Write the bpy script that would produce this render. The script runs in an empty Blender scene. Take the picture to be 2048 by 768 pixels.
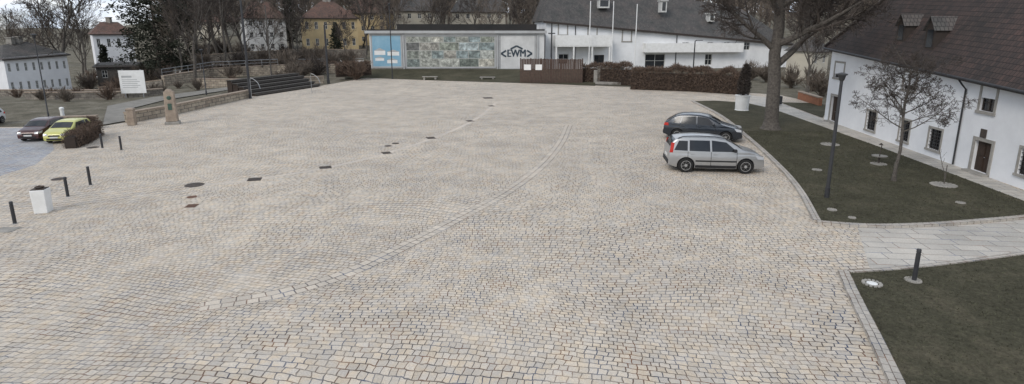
import bpy, math, random
from mathutils import Vector, Matrix, noise
random.seed(7)
R=random.random
U=random.uniform
scene=bpy.context.scene
scene.view_settings.view_transform='Standard'
scene.view_settings.look='None'
scene.view_settings.exposure=0
# ---------------- camera (7 m up on the town hall, looking down over the square)
H=7.0;P=math.radians(13);F=1150.;YH=60.;CX=1024.;CY=YH+F*math.tan(P)
cP,sP=math.cos(P),math.sin(P)
cd=bpy.data.cameras.new('camera');cam=bpy.data.objects.new('camera',cd)
scene.collection.objects.link(cam);scene.camera=cam
cam.location=(0,0,H);cam.rotation_euler=(math.pi/2-P,0,0)
cd.sensor_width=36;cd.lens=36*F/2048;cd.shift_y=-(384-CY)/2048;cd.clip_end=3000;cd.clip_start=0.1
# survey helpers: sight lines measured from the photograph, hit with ground / vertical planes
def ray(px,py):
    a=(px-CX)/F;b=(CY-py)/F
    return Vector((a,cP+b*sP,-sP+b*cP))
def G(px,py,z=0.0):
    d=ray(px,py);s=(z-H)/d.z
    return Vector((d.x*s,d.y*s,z))
def V(px,py,Y):
    d=ray(px,py);s=Y/d.y
    return Vector((d.x*s,Y,H+d.z*s))
def ZT(px,py,pt):
    return V(px,pt,G(px,py).y).z
def WH(A,B,px,py):
    d=ray(px,py);e=B-A
    det=d.x*(-e.y)+e.x*d.y
    s=(A.x*(-e.y)+e.x*A.y)/det
    return ((Vector((d.x*s-A.x,d.y*s-A.y)).dot(Vector((e.x,e.y))))/(e.x**2+e.y**2)),H+d.z*s
def sstep(a,b,x):
    t=max(0,min(1,(x-a)/(b-a)));return t*t*(3-2*t)
def T(x,y):
    yy=max(y,1);a=x/yy
    L=1-sstep(-0.74,-0.52,a)
    zc=0.07*max(0,min(y,330)-88)
    zl=-0.085*max(0,min(y-60,38))+0.03*max(0,min(y,500)-150)
    n=0
    if y>95: n=noise.noise(Vector((x*0.02,y*0.02,0)))*2.0*min(1,(y-95)/60)
    return zc*(1-L)+zl*L+n
# ---------------- materials
def nt(name):
    m=bpy.data.materials.new(name);m.use_nodes=True
    n=m.node_tree;b=n.nodes['Principled BSDF'];return m,n,b
def mat(name,c,c2=None,rough=0.8,scale=3.0,bump=0.0,metal=0.0,bscale=None,detail=5,spec=0.3,coat=0.0):
    m,n,b=nt(name)
    b.inputs['Roughness'].default_value=rough;b.inputs['Metallic'].default_value=metal
    b.inputs['Specular IOR Level'].default_value=spec
    if coat: b.inputs['Coat Weight'].default_value=coat;b.inputs['Coat Roughness'].default_value=0.05
    if c2 is None: c2=tuple(x*0.8 for x in c)
    tc=n.nodes.new('ShaderNodeTexCoord')
    no=n.nodes.new('ShaderNodeTexNoise');no.inputs['Scale'].default_value=scale;no.inputs['Detail'].default_value=detail
    no.inputs['Roughness'].default_value=0.65
    n.links.new(tc.outputs['Object'],no.inputs['Vector'])
    cr=n.nodes.new('ShaderNodeValToRGB');cr.color_ramp.elements[0].position=0.35;cr.color_ramp.elements[1].position=0.65
    cr.color_ramp.elements[0].color=(*c2,1);cr.color_ramp.elements[1].color=(*c,1)
    n.links.new(no.outputs['Fac'],cr.inputs['Fac']);n.links.new(cr.outputs['Color'],b.inputs['Base Color'])
    if bump:
        n2=n.nodes.new('ShaderNodeTexNoise');n2.inputs['Scale'].default_value=bscale or scale*4;n2.inputs['Detail'].default_value=6
        n.links.new(tc.outputs['Object'],n2.inputs['Vector'])
        bp=n.nodes.new('ShaderNodeBump');bp.inputs['Strength'].default_value=bump;bp.inputs['Distance'].default_value=0.05
        n.links.new(n2.outputs['Fac'],bp.inputs['Height']);n.links.new(bp.outputs['Normal'],b.inputs['Normal'])
    return m
def math_(n,op,a,b=None):
    x=n.nodes.new('ShaderNodeMath');x.operation=op
    for i,v in enumerate((a,b)):
        if v is None: continue
        if isinstance(v,(int,float)): x.inputs[i].default_value=v
        else: n.links.new(v,x.inputs[i])
    return x.outputs[0]
def mixc(n,f,a,b,mode='MIX'):
    x=n.nodes.new('ShaderNodeMix');x.data_type='RGBA';x.blend_type=mode
    for s,v in ((x.inputs['Factor'],f),(x.inputs['A'],a),(x.inputs['B'],b)):
        if isinstance(v,(int,float)): s.default_value=v
        elif isinstance(v,tuple): s.default_value=(*v,1)
        else: n.links.new(v,s)
    return x.outputs['Result']
def noi(n,vec,scale,detail=4,rough=0.6):
    x=n.nodes.new('ShaderNodeTexNoise');x.inputs['Scale'].default_value=scale;x.inputs['Detail'].default_value=detail
    x.inputs['Roughness'].default_value=rough;n.links.new(vec,x.inputs['Vector']);return x
def ramp(n,f,stops):
    cr=n.nodes.new('ShaderNodeValToRGB');e=cr.color_ramp.elements
    while len(e)<len(stops): e.new(0.5)
    for i,(p,c) in enumerate(stops): e[i].position=p;e[i].color=(*c,1)
    n.links.new(f,cr.inputs['Fac']);return cr.outputs['Color']
def sett(name,bw,rh,mortar,cA,cB,joint,warp=1.0,rot=0.0,uv=False,blotch=0.35,bump=0.5,offset=0.5,jfade=True,smallwarp=0.05,tint=False,wmin=0.35):
    m,n,b=nt(name);b.inputs['Roughness'].default_value=0.85;b.inputs['Specular IOR Level'].default_value=0.25
    tc=n.nodes.new('ShaderNodeTexCoord');src=tc.outputs['UV'] if uv else tc.outputs['Object']
    def addn(vec,scale,amp,det=1):
        no=noi(n,vec,scale,det)
        s=n.nodes.new('ShaderNodeVectorMath');s.operation='SUBTRACT';n.links.new(no.outputs['Color'],s.inputs[0]);s.inputs[1].default_value=(0.5,0.5,0.5)
        k=n.nodes.new('ShaderNodeVectorMath');k.operation='SCALE';n.links.new(s.outputs[0],k.inputs[0]);k.inputs['Scale'].default_value=amp
        a=n.nodes.new('ShaderNodeVectorMath');a.operation='ADD';n.links.new(vec,a.inputs[0]);n.links.new(k.outputs[0],a.inputs[1]);return a.outputs[0]
    v=src
    if warp: v=addn(v,0.09,warp*5.0,1)
    if smallwarp: v=addn(v,2.2,smallwarp*2.4,2)
    mp=n.nodes.new('ShaderNodeMapping');mp.inputs['Rotation'].default_value=(0,0,rot);n.links.new(v,mp.inputs['Vector'])
    br=n.nodes.new('ShaderNodeTexBrick');br.inputs['Scale'].default_value=1;br.inputs['Brick Width'].default_value=bw;br.inputs['Row Height'].default_value=rh
    br.inputs['Mortar Size'].default_value=mortar;br.inputs['Mortar Smooth'].default_value=0.4;br.offset=offset;br.squash=1.25;br.squash_frequency=3
    br.inputs['Color1'].default_value=(1.08,1.06,1.03,1);br.inputs['Color2'].default_value=(0.80,0.795,0.79,1);br.inputs['Mortar'].default_value=(1,1,1,1)
    n.links.new(mp.outputs[0],br.inputs['Vector'])
    big=noi(n,src,0.12,3);med=noi(n,src,0.55,6,0.7);fin=noi(n,src,22,3)
    base=ramp(n,big.outputs['Fac'],[(0.38,cA),(0.6,cB)])
    c=mixc(n,0.75,base,br.outputs['Color'],'MULTIPLY')
    if tint:
        tn=noi(n,src,3.1,2,0.5);tr=ramp(n,tn.outputs['Fac'],[(0.34,(0.93,0.98,1.07)),(0.5,(1,1,1)),(0.66,(1.08,1.0,0.88))]);c=mixc(n,0.6,c,tr,'MULTIPLY')
    bl=ramp(n,med.outputs['Fac'],[(0.3,(1-blotch,)*3),(0.5,(1,1,1)),(0.75,(1+blotch*0.8,)*3)])
    c=mixc(n,1.0,c,bl,'MULTIPLY')
    fn=ramp(n,fin.outputs['Fac'],[(0.3,(0.84,0.84,0.84)),(0.7,(1.12,1.12,1.12))])
    c=mixc(n,1.0,c,fn,'MULTIPLY')
    jn=noi(n,src,1.3,3)
    jc=ramp(n,jn.outputs['Fac'],[(0.36,(joint[0]*1.7,joint[1]*0.95,joint[2]*0.6)),(0.5,joint),(0.64,(joint[0]*0.6,joint[1]*0.95,joint[2]*1.8))])
    jf=br.outputs['Fac']
    if jfade:
        wear=n.nodes.new('ShaderNodeMapRange');n.links.new(med.outputs['Fac'],wear.inputs[0]);wear.inputs[1].default_value=0.45;wear.inputs[2].default_value=0.68
        wear.inputs[3].default_value=1.0;wear.inputs[4].default_value=wmin
        jf=math_(n,'MULTIPLY',jf,wear.outputs[0])
    c=mixc(n,jf,c,jc)
    n.links.new(c,b.inputs['Base Color'])
    hh=math_(n,'MULTIPLY',br.outputs['Fac'],-1.0);hh=math_(n,'ADD',hh,math_(n,'MULTIPLY',fin.outputs['Fac'],0.3))
    bp=n.nodes.new('ShaderNodeBump');bp.inputs['Strength'].default_value=bump;bp.inputs['Distance'].default_value=0.012
    n.links.new(hh,bp.inputs['Height']);n.links.new(bp.outputs['Normal'],b.inputs['Normal'])
    return m
M={}
M['cobble']=sett('granite_setts',0.20,0.185,0.014,(0.53,0.475,0.405),(0.595,0.53,0.445),(0.095,0.08,0.07),warp=1.0,rot=0.12,blotch=0.11,tint=True,smallwarp=0.065)
M['band']=sett('band_setts',0.30,0.28,0.02,(0.54,0.485,0.415),(0.585,0.525,0.45),(0.11,0.10,0.09),warp=0,uv=True,smallwarp=0.02,blotch=0.12)
M['gutter']=sett('gutter_setts',0.9,0.17,0.008,(0.56,0.505,0.44),(0.59,0.53,0.46),(0.34,0.30,0.26),warp=0,uv=True,smallwarp=0.02,blotch=0.15)
M['kerb']=sett('kerb_setts',0.24,0.15,0.012,(0.42,0.395,0.36),(0.47,0.435,0.39),(0.10,0.09,0.08),warp=0,uv=True,smallwarp=0.02,blotch=0.25)
M['slab']=sett('flagstones',0.95,0.5,0.014,(0.46,0.44,0.405),(0.52,0.49,0.445),(0.14,0.13,0.12),warp=0,rot=0.1,smallwarp=0.01,blotch=0.18,jfade=False)
M['asph']=mat('worn_gravel',(0.25,0.235,0.21),(0.18,0.17,0.15),scale=1.0,bump=0.3,bscale=60)
def grassmat(name,a,b_,c3):
    m,n,b=nt(name);b.inputs['Roughness'].default_value=0.95;b.inputs['Specular IOR Level'].default_value=0.1
    tc=n.nodes.new('ShaderNodeTexCoord');v=tc.outputs['Object']
    x=noi(n,v,0.5,6,0.7);y=noi(n,v,9,5,0.8)
    c=ramp(n,x.outputs['Fac'],[(0.3,a),(0.5,b_),(0.72,c3)])
    f=ramp(n,y.outputs['Fac'],[(0.3,(0.5,0.5,0.5)),(0.7,(1.5,1.5,1.45))])
    c=mixc(n,1.0,c,f,'MULTIPLY');n.links.new(c,b.inputs['Base Color'])
    bp=n.nodes.new('ShaderNodeBump');bp.inputs['Strength'].default_value=0.8;bp.inputs['Distance'].default_value=0.05
    n.links.new(y.outputs['Fac'],bp.inputs['Height']);n.links.new(bp.outputs['Normal'],b.inputs['Normal']);return m
M['lawn']=grassmat('winter_lawn',(0.052,0.048,0.034),(0.070,0.066,0.046),(0.105,0.092,0.066))
M['field']=grassmat('rough_ground',(0.085,0.078,0.060),(0.14,0.127,0.10),(0.23,0.21,0.175))
M['blade']=mat('grass_blades',(0.095,0.098,0.06),(0.06,0.056,0.038),scale=4,rough=0.9)
M['white']=mat('white_render',(0.80,0.81,0.83),(0.72,0.73,0.75),scale=0.7,bump=0.15,bscale=20,rough=0.9)
M['white2']=mat('aged_white_render',(0.68,0.68,0.67),(0.54,0.54,0.53),scale=0.5,bump=0.1,rough=0.9)
M['yellow']=mat('ochre_render',(0.56,0.44,0.25),(0.47,0.37,0.22),scale=0.6,rough=0.9)
M['cream']=mat('cream_render',(0.50,0.46,0.38),(0.42,0.39,0.33),scale=0.6,rough=0.9)
M['greyw']=mat('grey_render',(0.45,0.46,0.46),(0.38,0.38,0.38),scale=0.6,rough=0.9)
M['sand']=mat('sandstone',(0.38,0.31,0.245),(0.25,0.20,0.16),scale=2.5,bump=0.5,rough=0.9)
M['stone']=mat('grey_stone',(0.34,0.32,0.29),(0.22,0.21,0.19),scale=2.5,bump=0.5,rough=0.9)
M['surround']=mat('stone_surround',(0.36,0.34,0.31),(0.27,0.26,0.24),scale=4,rough=0.9)
M['glass']=mat('window_glass',(0.03,0.034,0.04),(0.015,0.017,0.02),scale=0.8,rough=0.12,spec=0.6)
M['fwhite']=mat('white_frame',(0.6,0.6,0.58),rough=0.5)
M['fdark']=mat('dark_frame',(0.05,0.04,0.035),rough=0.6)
M['wooddoor']=mat('brown_door',(0.055,0.035,0.025),(0.035,0.024,0.018),scale=5,rough=0.6)
M['metal']=mat('dark_metal',(0.06,0.062,0.065),(0.045,0.045,0.05),rough=0.5,metal=0.3)
M['galv']=mat('galvanised_metal',(0.35,0.36,0.37),rough=0.45,metal=0.6)
M['wpaint']=mat('white_paint',(0.80,0.80,0.79),(0.70,0.70,0.68),scale=2,rough=0.6)
M['iron']=mat('cast_iron',(0.10,0.08,0.068),(0.055,0.047,0.042),scale=12,bump=0.5,rough=0.7)
M['rust']=mat('rusty_iron',(0.20,0.11,0.075),(0.13,0.08,0.06),scale=12,bump=0.5,rough=0.8)
M['timber']=mat('weathered_timber',(0.11,0.10,0.09),(0.06,0.055,0.05),scale=6,bump=0.3,rough=0.85)
M['brownfence']=mat('brown_fence',(0.10,0.066,0.052),(0.06,0.042,0.035),scale=5,rough=0.85)
M['bark']=mat('bark',(0.14,0.125,0.11),(0.07,0.062,0.055),scale=7,bump=0.9,bscale=14,rough=0.95)
M['twig']=mat('twigs',(0.085,0.070,0.060),(0.05,0.042,0.038),scale=2,rough=0.95)
M['twig2']=mat('pale_twigs',(0.18,0.147,0.118),(0.10,0.083,0.07),scale=1,rough=0.95)
M['hedge']=mat('winter_hedge',(0.17,0.12,0.09),(0.085,0.062,0.05),scale=2.5,rough=0.95)
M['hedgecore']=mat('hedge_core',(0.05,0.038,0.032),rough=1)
M['needle']=mat('conifer_needles',(0.046,0.050,0.034),(0.022,0.025,0.018),scale=1.2,rough=0.95)
M['bronze']=mat('green_bronze',(0.09,0.15,0.12),(0.05,0.08,0.065),scale=8,rough=0.6,metal=0.4)
M['brick']=mat('red_brick',(0.34,0.15,0.08),(0.24,0.11,0.07),scale=4,rough=0.9)
def roofmat(name,a,b_,row=0.3,tw=0.22):
    m,n,b=nt(name);b.inputs['Roughness'].default_value=0.85
    tc=n.nodes.new('ShaderNodeTexCoord');v=tc.outputs['UV']
    br=n.nodes.new('ShaderNodeTexBrick');br.inputs['Scale'].default_value=1;br.inputs['Brick Width'].default_value=tw;br.inputs['Row Height'].default_value=row
    br.inputs['Mortar Size'].default_value=0.02;br.inputs['Mortar Smooth'].default_value=0.6
    br.inputs['Color1'].default_value=(*a,1);br.inputs['Color2'].default_value=(*b_,1);br.inputs['Mortar'].default_value=(*[x*0.35 for x in b_],1)
    n.links.new(v,br.inputs['Vector'])
    no=noi(n,tc.outputs['Object'],0.45,7,0.7)
    f=ramp(n,no.outputs['Fac'],[(0.3,(0.60,0.68,0.68)),(0.5,(1,1,1)),(0.7,(1.35,1.22,1.18))])
    c=mixc(n,1.0,br.outputs['Color'],f,'MULTIPLY');n.links.new(c,b.inputs['Base Color'])
    bp=n.nodes.new('ShaderNodeBump');bp.inputs['Strength'].default_value=0.7;bp.inputs['Distance'].default_value=0.04;bp.invert=True
    n.links.new(br.outputs['Fac'],bp.inputs['Height']);n.links.new(bp.outputs['Normal'],b.inputs['Normal']);return m
M['rbrown']=roofmat('brown_tiles',(0.066,0.045,0.039),(0.038,0.030,0.028))
M['rgrey']=roofmat('grey_slates',(0.105,0.098,0.092),(0.07,0.066,0.064))
M['rred']=roofmat('red_brown_tiles',(0.15,0.085,0.062),(0.10,0.062,0.05))
# ---------------- mesh builder
ORG={}
class MB:
    def __init__(s): s.v=[];s.f=[];s.m=[];s.uv={}
    def add(s,vs,fs,mi=0,M4=None,uvs=None):
        o=len(s.v)
        for p in vs:
            p=Vector(p)
            s.v.append(M4@p if M4 is not None else p)
        for i,f in enumerate(fs):
            if uvs: s.uv[len(s.f)]=uvs[i]
            s.f.append([o+k for k in f]);s.m.append(mi)
    def box(s,lo,hi,mi=0,M4=None):
        x0,y0,z0=lo;x1,y1,z1=hi
        s.add([(x0,y0,z0),(x1,y0,z0),(x1,y1,z0),(x0,y1,z0),(x0,y0,z1),(x1,y0,z1),(x1,y1,z1),(x0,y1,z1)],
              [(0,3,2,1),(4,5,6,7),(0,1,5,4),(1,2,6,5),(2,3,7,6),(3,0,4,7)],mi,M4)
    def tube(s,pts,rad,n=8,mi=0,caps=True,M4=None):
        vs=[];fs=[]
        k=len(pts)
        for i,p in enumerate(pts):
            p=Vector(p)
            d=(Vector(pts[min(i+1,k-1)])-Vector(pts[max(i-1,0)]))
            if d.length<1e-9:d=Vector((0,0,1))
            d.normalize()
            a=d.cross(Vector((0,0,1))) if abs(d.z)<0.95 else d.cross(Vector((1,0,0)))
            a.normalize();b=d.cross(a)
            for j in range(n):
                t=2*math.pi*j/n
                vs.append(p+(a*math.cos(t)+b*math.sin(t))*rad[i])
        for i in range(k-1):
            for j in range(n):
                j2=(j+1)%n
                fs.append((i*n+j,(i+1)*n+j,(i+1)*n+j2,i*n+j2))
        if caps:
            fs.append(tuple(range(n)));fs.append(tuple(reversed(range((k-1)*n,k*n))))
        s.add(vs,fs,mi,M4)
    def lathe(s,prof,n=20,mi=0,M4=None,c=(0,0,0)):
        vs=[];fs=[];k=len(prof)
        for r,z in prof:
            for j in range(n):
                t=2*math.pi*j/n;vs.append((c[0]+r*math.cos(t),c[1]+r*math.sin(t),c[2]+z))
        for i in range(k-1):
            for j in range(n):
                j2=(j+1)%n;fs.append((i*n+j,i*n+j2,(i+1)*n+j2,(i+1)*n+j))
        fs.append(tuple(reversed(range(n))));fs.append(tuple(range((k-1)*n,k*n)))
        s.add(vs,fs,mi,M4)
    def blades(s,n,pf,size,df=None,w=0.12,mi=0):
        for _ in range(n):
            p=pf();d=df() if df else Vector((U(-1,1),U(-1,1),U(-1,1)))
            if d.length<.01: continue
            d.normalize();l=size*U(0.5,1.3)
            q=d.cross(Vector((U(-1,1),U(-1,1),U(-1,1))))
            if q.length<.01: continue
            q.normalize();ww=l*w
            o=len(s.v);s.v+= [p-q*ww,p+q*ww,p+d*l+q*ww*0.4,p+d*l-q*ww*0.4];s.f.append([o,o+1,o+2,o+3]);s.m.append(mi)
    def make(s,name,mats,parent=None,smooth=False,bevel=0,local=False,**kw):
        off=Vector((0,0,0))
        if parent is not None and not local: off=ORG.get(parent,Vector((0,0,0)))
        me=bpy.data.meshes.new(name)
        me.from_pydata([tuple(p-off) for p in s.v],[],s.f)
        for m in (mats if isinstance(mats,(list,tuple)) else [mats]): me.materials.append(m)
        me.polygons.foreach_set('material_index',s.m)
        if s.uv:
            uvl=me.uv_layers.new(name='UVMap')
            for pi,u in s.uv.items():
                pl=me.polygons[pi]
                for k,li in enumerate(pl.loop_indices): uvl.data[li].uv=u[k]
        if smooth:
            me.polygons.foreach_set('use_smooth',[True]*len(me.polygons))
            me.set_sharp_from_angle(angle=math.radians(38))
        me.update()
        ob=bpy.data.objects.new(name,me);scene.collection.objects.link(ob)
        if bevel:
            bm=ob.modifiers.new('bevel','BEVEL');bm.width=bevel;bm.segments=2;bm.limit_method='ANGLE'
        if parent is not None:
            ob.parent=parent
        ORG[ob]=off
        for k,v in kw.items(): ob[k]=v
        return ob
def thing(name,label,cat,loc,rz=0,group=None,sc=1):
    e=bpy.data.objects.new(name,None);scene.collection.objects.link(e)
    e.location=loc;e.rotation_euler=(0,0,rz);e.scale=(sc,)*3;e.empty_display_size=0.2
    e['label']=label;e['category']=cat
    if group: e['group']=group
    ORG[e]=Vector(loc);return e
def top(ob,label,cat,group=None):
    ob['label']=label;ob['category']=cat
    if group: ob['group']=group
    return ob
def copy_thing(o,loc,rz=0,sc=1,label=None):
    def rec(x,par):
        c=x.copy();scene.collection.objects.link(c)
        if par is not None: c.parent=par
        for ch in kids[x]: rec(ch,c)
        return c
    kids={}
    def col(x):
        kids[x]=list(x.children)
        for ch in kids[x]: col(ch)
    col(o)
    n=rec(o,None);n.location=loc;n.rotation_euler=(0,0,rz);n.scale=sc if isinstance(sc,tuple) else (sc,)*3
    if label:n['label']=label
    return n
# ---------------- world / light
w=bpy.data.worlds.new('World');scene.world=w;w.use_nodes=True;n=w.node_tree
bg=n.nodes['Background'];sk=n.nodes.new('ShaderNodeTexSky');sk.sky_type='NISHITA';sk.sun_disc=False
SE=math.radians(38);SR=math.radians(215)
sk.sun_elevation=SE;sk.sun_rotation=SR
tc=n.nodes.new('ShaderNodeTexCoord');mp=n.nodes.new('ShaderNodeMapping');mp.inputs['Scale'].default_value=(1,1,2.6);n.links.new(tc.outputs['Generated'],mp.inputs[0])
no=noi(n,mp.outputs[0],5.2,7,0.6)
cf=ramp(n,no.outputs['Fac'],[(0.42,(0.45,0.45,0.45)),(0.55,(1,1,1))])
cl=ramp(n,noi(n,mp.outputs[0],7,5).outputs['Fac'],[(0.36,(4.9,5.9,7.4)),(0.58,(8.6,8.8,9.1))])
c=mixc(n,cf,sk.outputs[0],cl);n.links.new(c,bg.inputs['Color']);bg.inputs['Strength'].default_value=0.13
sl=bpy.data.lights.new('sun','SUN');so=bpy.data.objects.new('sun',sl);scene.collection.objects.link(so)
sl.energy=1.45;sl.angle=math.radians(20);sl.color=(1,0.94,0.86)
sd=Vector((math.sin(SR)*math.cos(SE),math.cos(SR)*math.cos(SE),math.sin(SE)))
so.rotation_euler=sd.to_track_quat('Z','Y').to_euler()
# ---------------- ground
mb=MB();xs=[-420+i*8 for i in range(106)];ys=[-20+i*6 for i in range(100)]
for y in ys:
    for x in xs: mb.v.append(Vector((x,y,T(x,y)-0.06)))
nx=len(xs)
for j in range(len(ys)-1):
    for i in range(nx-1):
        a=j*nx+i;mb.f.append([a,a+1,a+nx+1,a+nx]);mb.m.append(0)
mb.make('terrain',M['field'],smooth=True,kind='structure')
def sheet(name,pts,z,m,kind='structure'):
    mb=MB();mb.add([(p[0],p[1],z) for p in pts],[tuple(range(len(pts)))]);o=mb.make(name,m);o['kind']=kind
    if o.data.polygons[0].normal.z<0: o.data.flip_normals()
    return o
pl=[G(-700,285),G(0,254),G(110,254),G(150,262),G(262,243),G(350,226),G(430,208),G(505,190),G(640,172),G(735,155),G(900,161),G(1100,167),G(1385,180),G(1500,186),G(1560,190)]
plaza=[(p.x,p.y) for p in pl]+[(30,52),(26,46),(26,3),(-60,3),(-60,20)]
sheet('plaza_paving',plaza,0.0,M['cobble'])
sheet('parking_paving',[tuple(G(*q)[:2]) for q in [(-250,268),(0,256),(100,256),(108,300),(70,330),(0,352),(-250,400)]],0.004,
      sett('grey_setts',0.2,0.18,0.014,(0.38,0.385,0.395),(0.43,0.43,0.44),(0.15,0.15,0.16),warp=0.6,rot=0.5,blotch=0.15))
def catmull(pts,k=8):
    out=[]
    P_=[Vector(p) for p in pts];P_=[P_[0]*2-P_[1]]+P_+[P_[-1]*2-P_[-2]]
    for i in range(1,len(P_)-2):
        a,b,c_,d=P_[i-1:i+3]
        for j in range(k):
            t=j/k
            out.append(0.5*((2*b)+(c_-a)*t+(2*a-5*b+4*c_-d)*t*t+(3*b-a-3*c_+d)*t**3))
    out.append(P_[-2]);return out
def strip(name,pts,width,z0,m,h=0,kind='structure',side=0,**kw):
    mb=MB();L=0;rows=[]
    for i,p in enumerate(pts):
        p=Vector((p[0],p[1],0));a=Vector(pts[max(i-1,0)]);b=Vector(pts[min(i+1,len(pts)-1)])
        d=Vector((b[0]-a[0],b[1]-a[1],0)).normalized();q=Vector((-d.y,d.x,0))
        if i: L+=(p-prev).length
        prev=p;rows.append((p+q*width*(0.5+side),p-q*width*(0.5-side),L))
    for i in range(len(rows)-1):
        a,b,l0=rows[i];c_,d,l1=rows[i+1];zt=z0+h;Z=Vector((0,0,1))
        mb.add([a+Z*zt,b+Z*zt,d+Z*zt,c_+Z*zt],[(0,1,2,3)],uvs=[[(l0,width),(l0,0),(l1,0),(l1,width)]])
        if h:
            mb.add([a+Z*zt,c_+Z*zt,c_+Z*z0,a+Z*z0],[(0,1,2,3)],uvs=[[(l0,0),(l1,0),(l1,h),(l0,h)]])
            mb.add([b+Z*zt,b+Z*z0,d+Z*z0,d+Z*zt],[(0,1,2,3)],uvs=[[(l0,0),(l0,h),(l1,h),(l1,0)]])
    if h:
        for a,b,l in (rows[0],rows[-1]):
            mb.add([a+Z*zt,b+Z*zt,b+Z*z0,a+Z*z0],[(0,1,2,3)],uvs=[[(0,0),(width,0),(width,h),(0,h)]])
    o=mb.make(name,m);
    if kind:o['kind']=kind
    return o
gp=lambda L:[G(*q) for q in L]
arc=catmull(gp([(1138,250),(1122,285),(1085,330),(1020,380),(930,430),(830,482),(700,545),(560,588),(400,615)]))
strip('paving_band',arc,0.62,0.004,M['band'])
gut=catmull(gp([(992,205),(983,214),(945,242),(865,277),(775,306),(651,336),(509,359),(395,371)]))
strip('gutter_strip',gut,0.30,0.004,M['gutter'])
# lawns
kA=gp([(1385,203),(1440,232),(1500,280),(1560,336),(1600,384),(1634,445)])
kAc=catmull(kA)
kB=catmull(gp([(1634,447),(1740,454),(1850,452),(1950,445),(2080,433),(2300,405)]))
lawn1=[(p.x,p.y) for p in kAc]+[(p.x,p.y) for p in kB[1:33]]+[tuple(G(*q)[:2]) for q in [(2080,416),(1900,348),(1780,303),(1700,274),(1600,238),(1540,217),(1490,206),(1430,202)]]
sheet('lawn',lawn1,0.05,M['lawn'])
k2=catmull(gp([(1686,546),(1715,610),(1750,680),(1790,765),(1830,850)]))
k2b=catmull(gp([(1698,547),(1800,540),(1920,527),(2060,508),(2250,480)]))
lawn2=[(p.x,p.y) for p in k2]+[(20,3)]+[(p.x,p.y) for p in reversed(k2b)]
sheet('lawn',lawn2,0.05,M['lawn'])
strip('kerb',kAc,0.26,0.0,M['kerb'],h=0.1)
strip('kerb',kB,0.22,0.0,M['kerb'],h=0.1)
strip('kerb',k2,0.30,0.0,M['kerb'],h=0.09)
strip('kerb',k2b,0.16,0.0,M['kerb'],h=0.08)
sheet('flagstone_path',[tuple(G(*q)[:2]) for q in [(1715,455),(1850,455),(1950,449),(2080,436),(2300,408),(2300,470),(2060,505),(1920,524),(1800,538),(1742,546)]],0.006,M['slab'])
sheet('wall_side_path',[tuple(G(*q)[:2]) for q in [(1490,206),(1540,217),(1600,238),(1700,274),(1780,303),(1900,348),(2080,416),(2300,500),(2300,440),(2048,384),(1975,354),(1800,292),(1700,256),(1645,238),(1560,206),(1540,196),(1500,190)]],0.008,M['slab'])
sheet('lawn',[tuple(G(*q)[:2]) for q in [(1560,205),(1645,236),(1660,214),(1640,207)]],0.03,M['lawn'])
# strip of grass in front of the poster building, climbing a low bank
mb=MB();a=[G(q,p) for q,p in [(690,158),(735,156),(900,162),(1100,168),(1190,172)]];b=[V(q,138,90) for q in (690,742,900,1100,1190)]
mb.v=[Vector((p.x,p.y,0.03)) for p in a]+b
for i in range(4): mb.f.append([i,i+1,i+6,i+5]);mb.m.append(0)
o=mb.make('grass_bank',M['lawn']);o['kind']='structure'
# grass blades
def inpoly(x,y,poly):
    r=False;j=len(poly)-1
    for i in range(len(poly)):
        xi,yi=poly[i];xj,yj=poly[j]
        if (yi>y)!=(yj>y) and x<(xj-xi)*(y-yi)/(yj-yi)+xi:r=not r
        j=i
    return r
mb=MB()
for poly,cnt in ((lawn1,18000),(lawn2,12000)):
    x0,x1=min(p[0] for p in poly),max(p[0] for p in poly);y0,y1=min(p[1] for p in poly),min(40,max(p[1] for p in poly))
    k=0
    while k<cnt:
        x,y=U(x0,x1),U(y0,y1)
        if not inpoly(x,y,poly): k+=0.3;continue
        k+=1;h=U(0.02,0.055);a=U(0,6.28);ww=0.012+y*0.0004
        o=len(mb.v);mb.v+=[Vector((x-ww*math.cos(a),y-ww*math.sin(a),0.045)),Vector((x+ww*math.cos(a),y+ww*math.sin(a),0.045)),Vector((x+U(-.04,.04),y+U(-.04,.04),0.05+h))]
        mb.f.append([o,o+1,o+2]);mb.m.append(0)
o=mb.make('grass',M['blade']);o['kind']='stuff'
# ---------------- covers, grates
def disc(px,py,r,m,label,name='manhole_cover',z=0.0):
    p=G(px,py);mb=MB();mb.lathe([(r,0.0),(r,0.012),(r*0.9,0.013),(r*0.88,0.007),(0.01,0.007)],28,c=(p.x,p.y,z))
    for a in range(8):
        t=a*math.pi/4
        mb.box((r*0.2,-0.015,0.007),(r*0.8,0.015,0.011),0,Matrix.Translation((p.x,p.y,z))@Matrix.Rotation(t,4,'Z'))
    return top(mb.make(name,m),label,'manhole cover')
disc(389,370,0.42,M['iron'],'large round dark iron manhole cover in the setts')
disc(384,394,0.2,M['rust'],'small round rusty cover in the paving')
disc(776,292,0.22,M['iron'],'small round dark cover beside the gutter')
disc(791,287,0.22,M['iron'],'small round dark cover beside the gutter')
disc(118,358,0.32,M['iron'],'round worn iron manhole cover near the bollards')
disc(186,295,0.33,M['iron'],'round worn iron manhole cover near the hedge')
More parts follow.
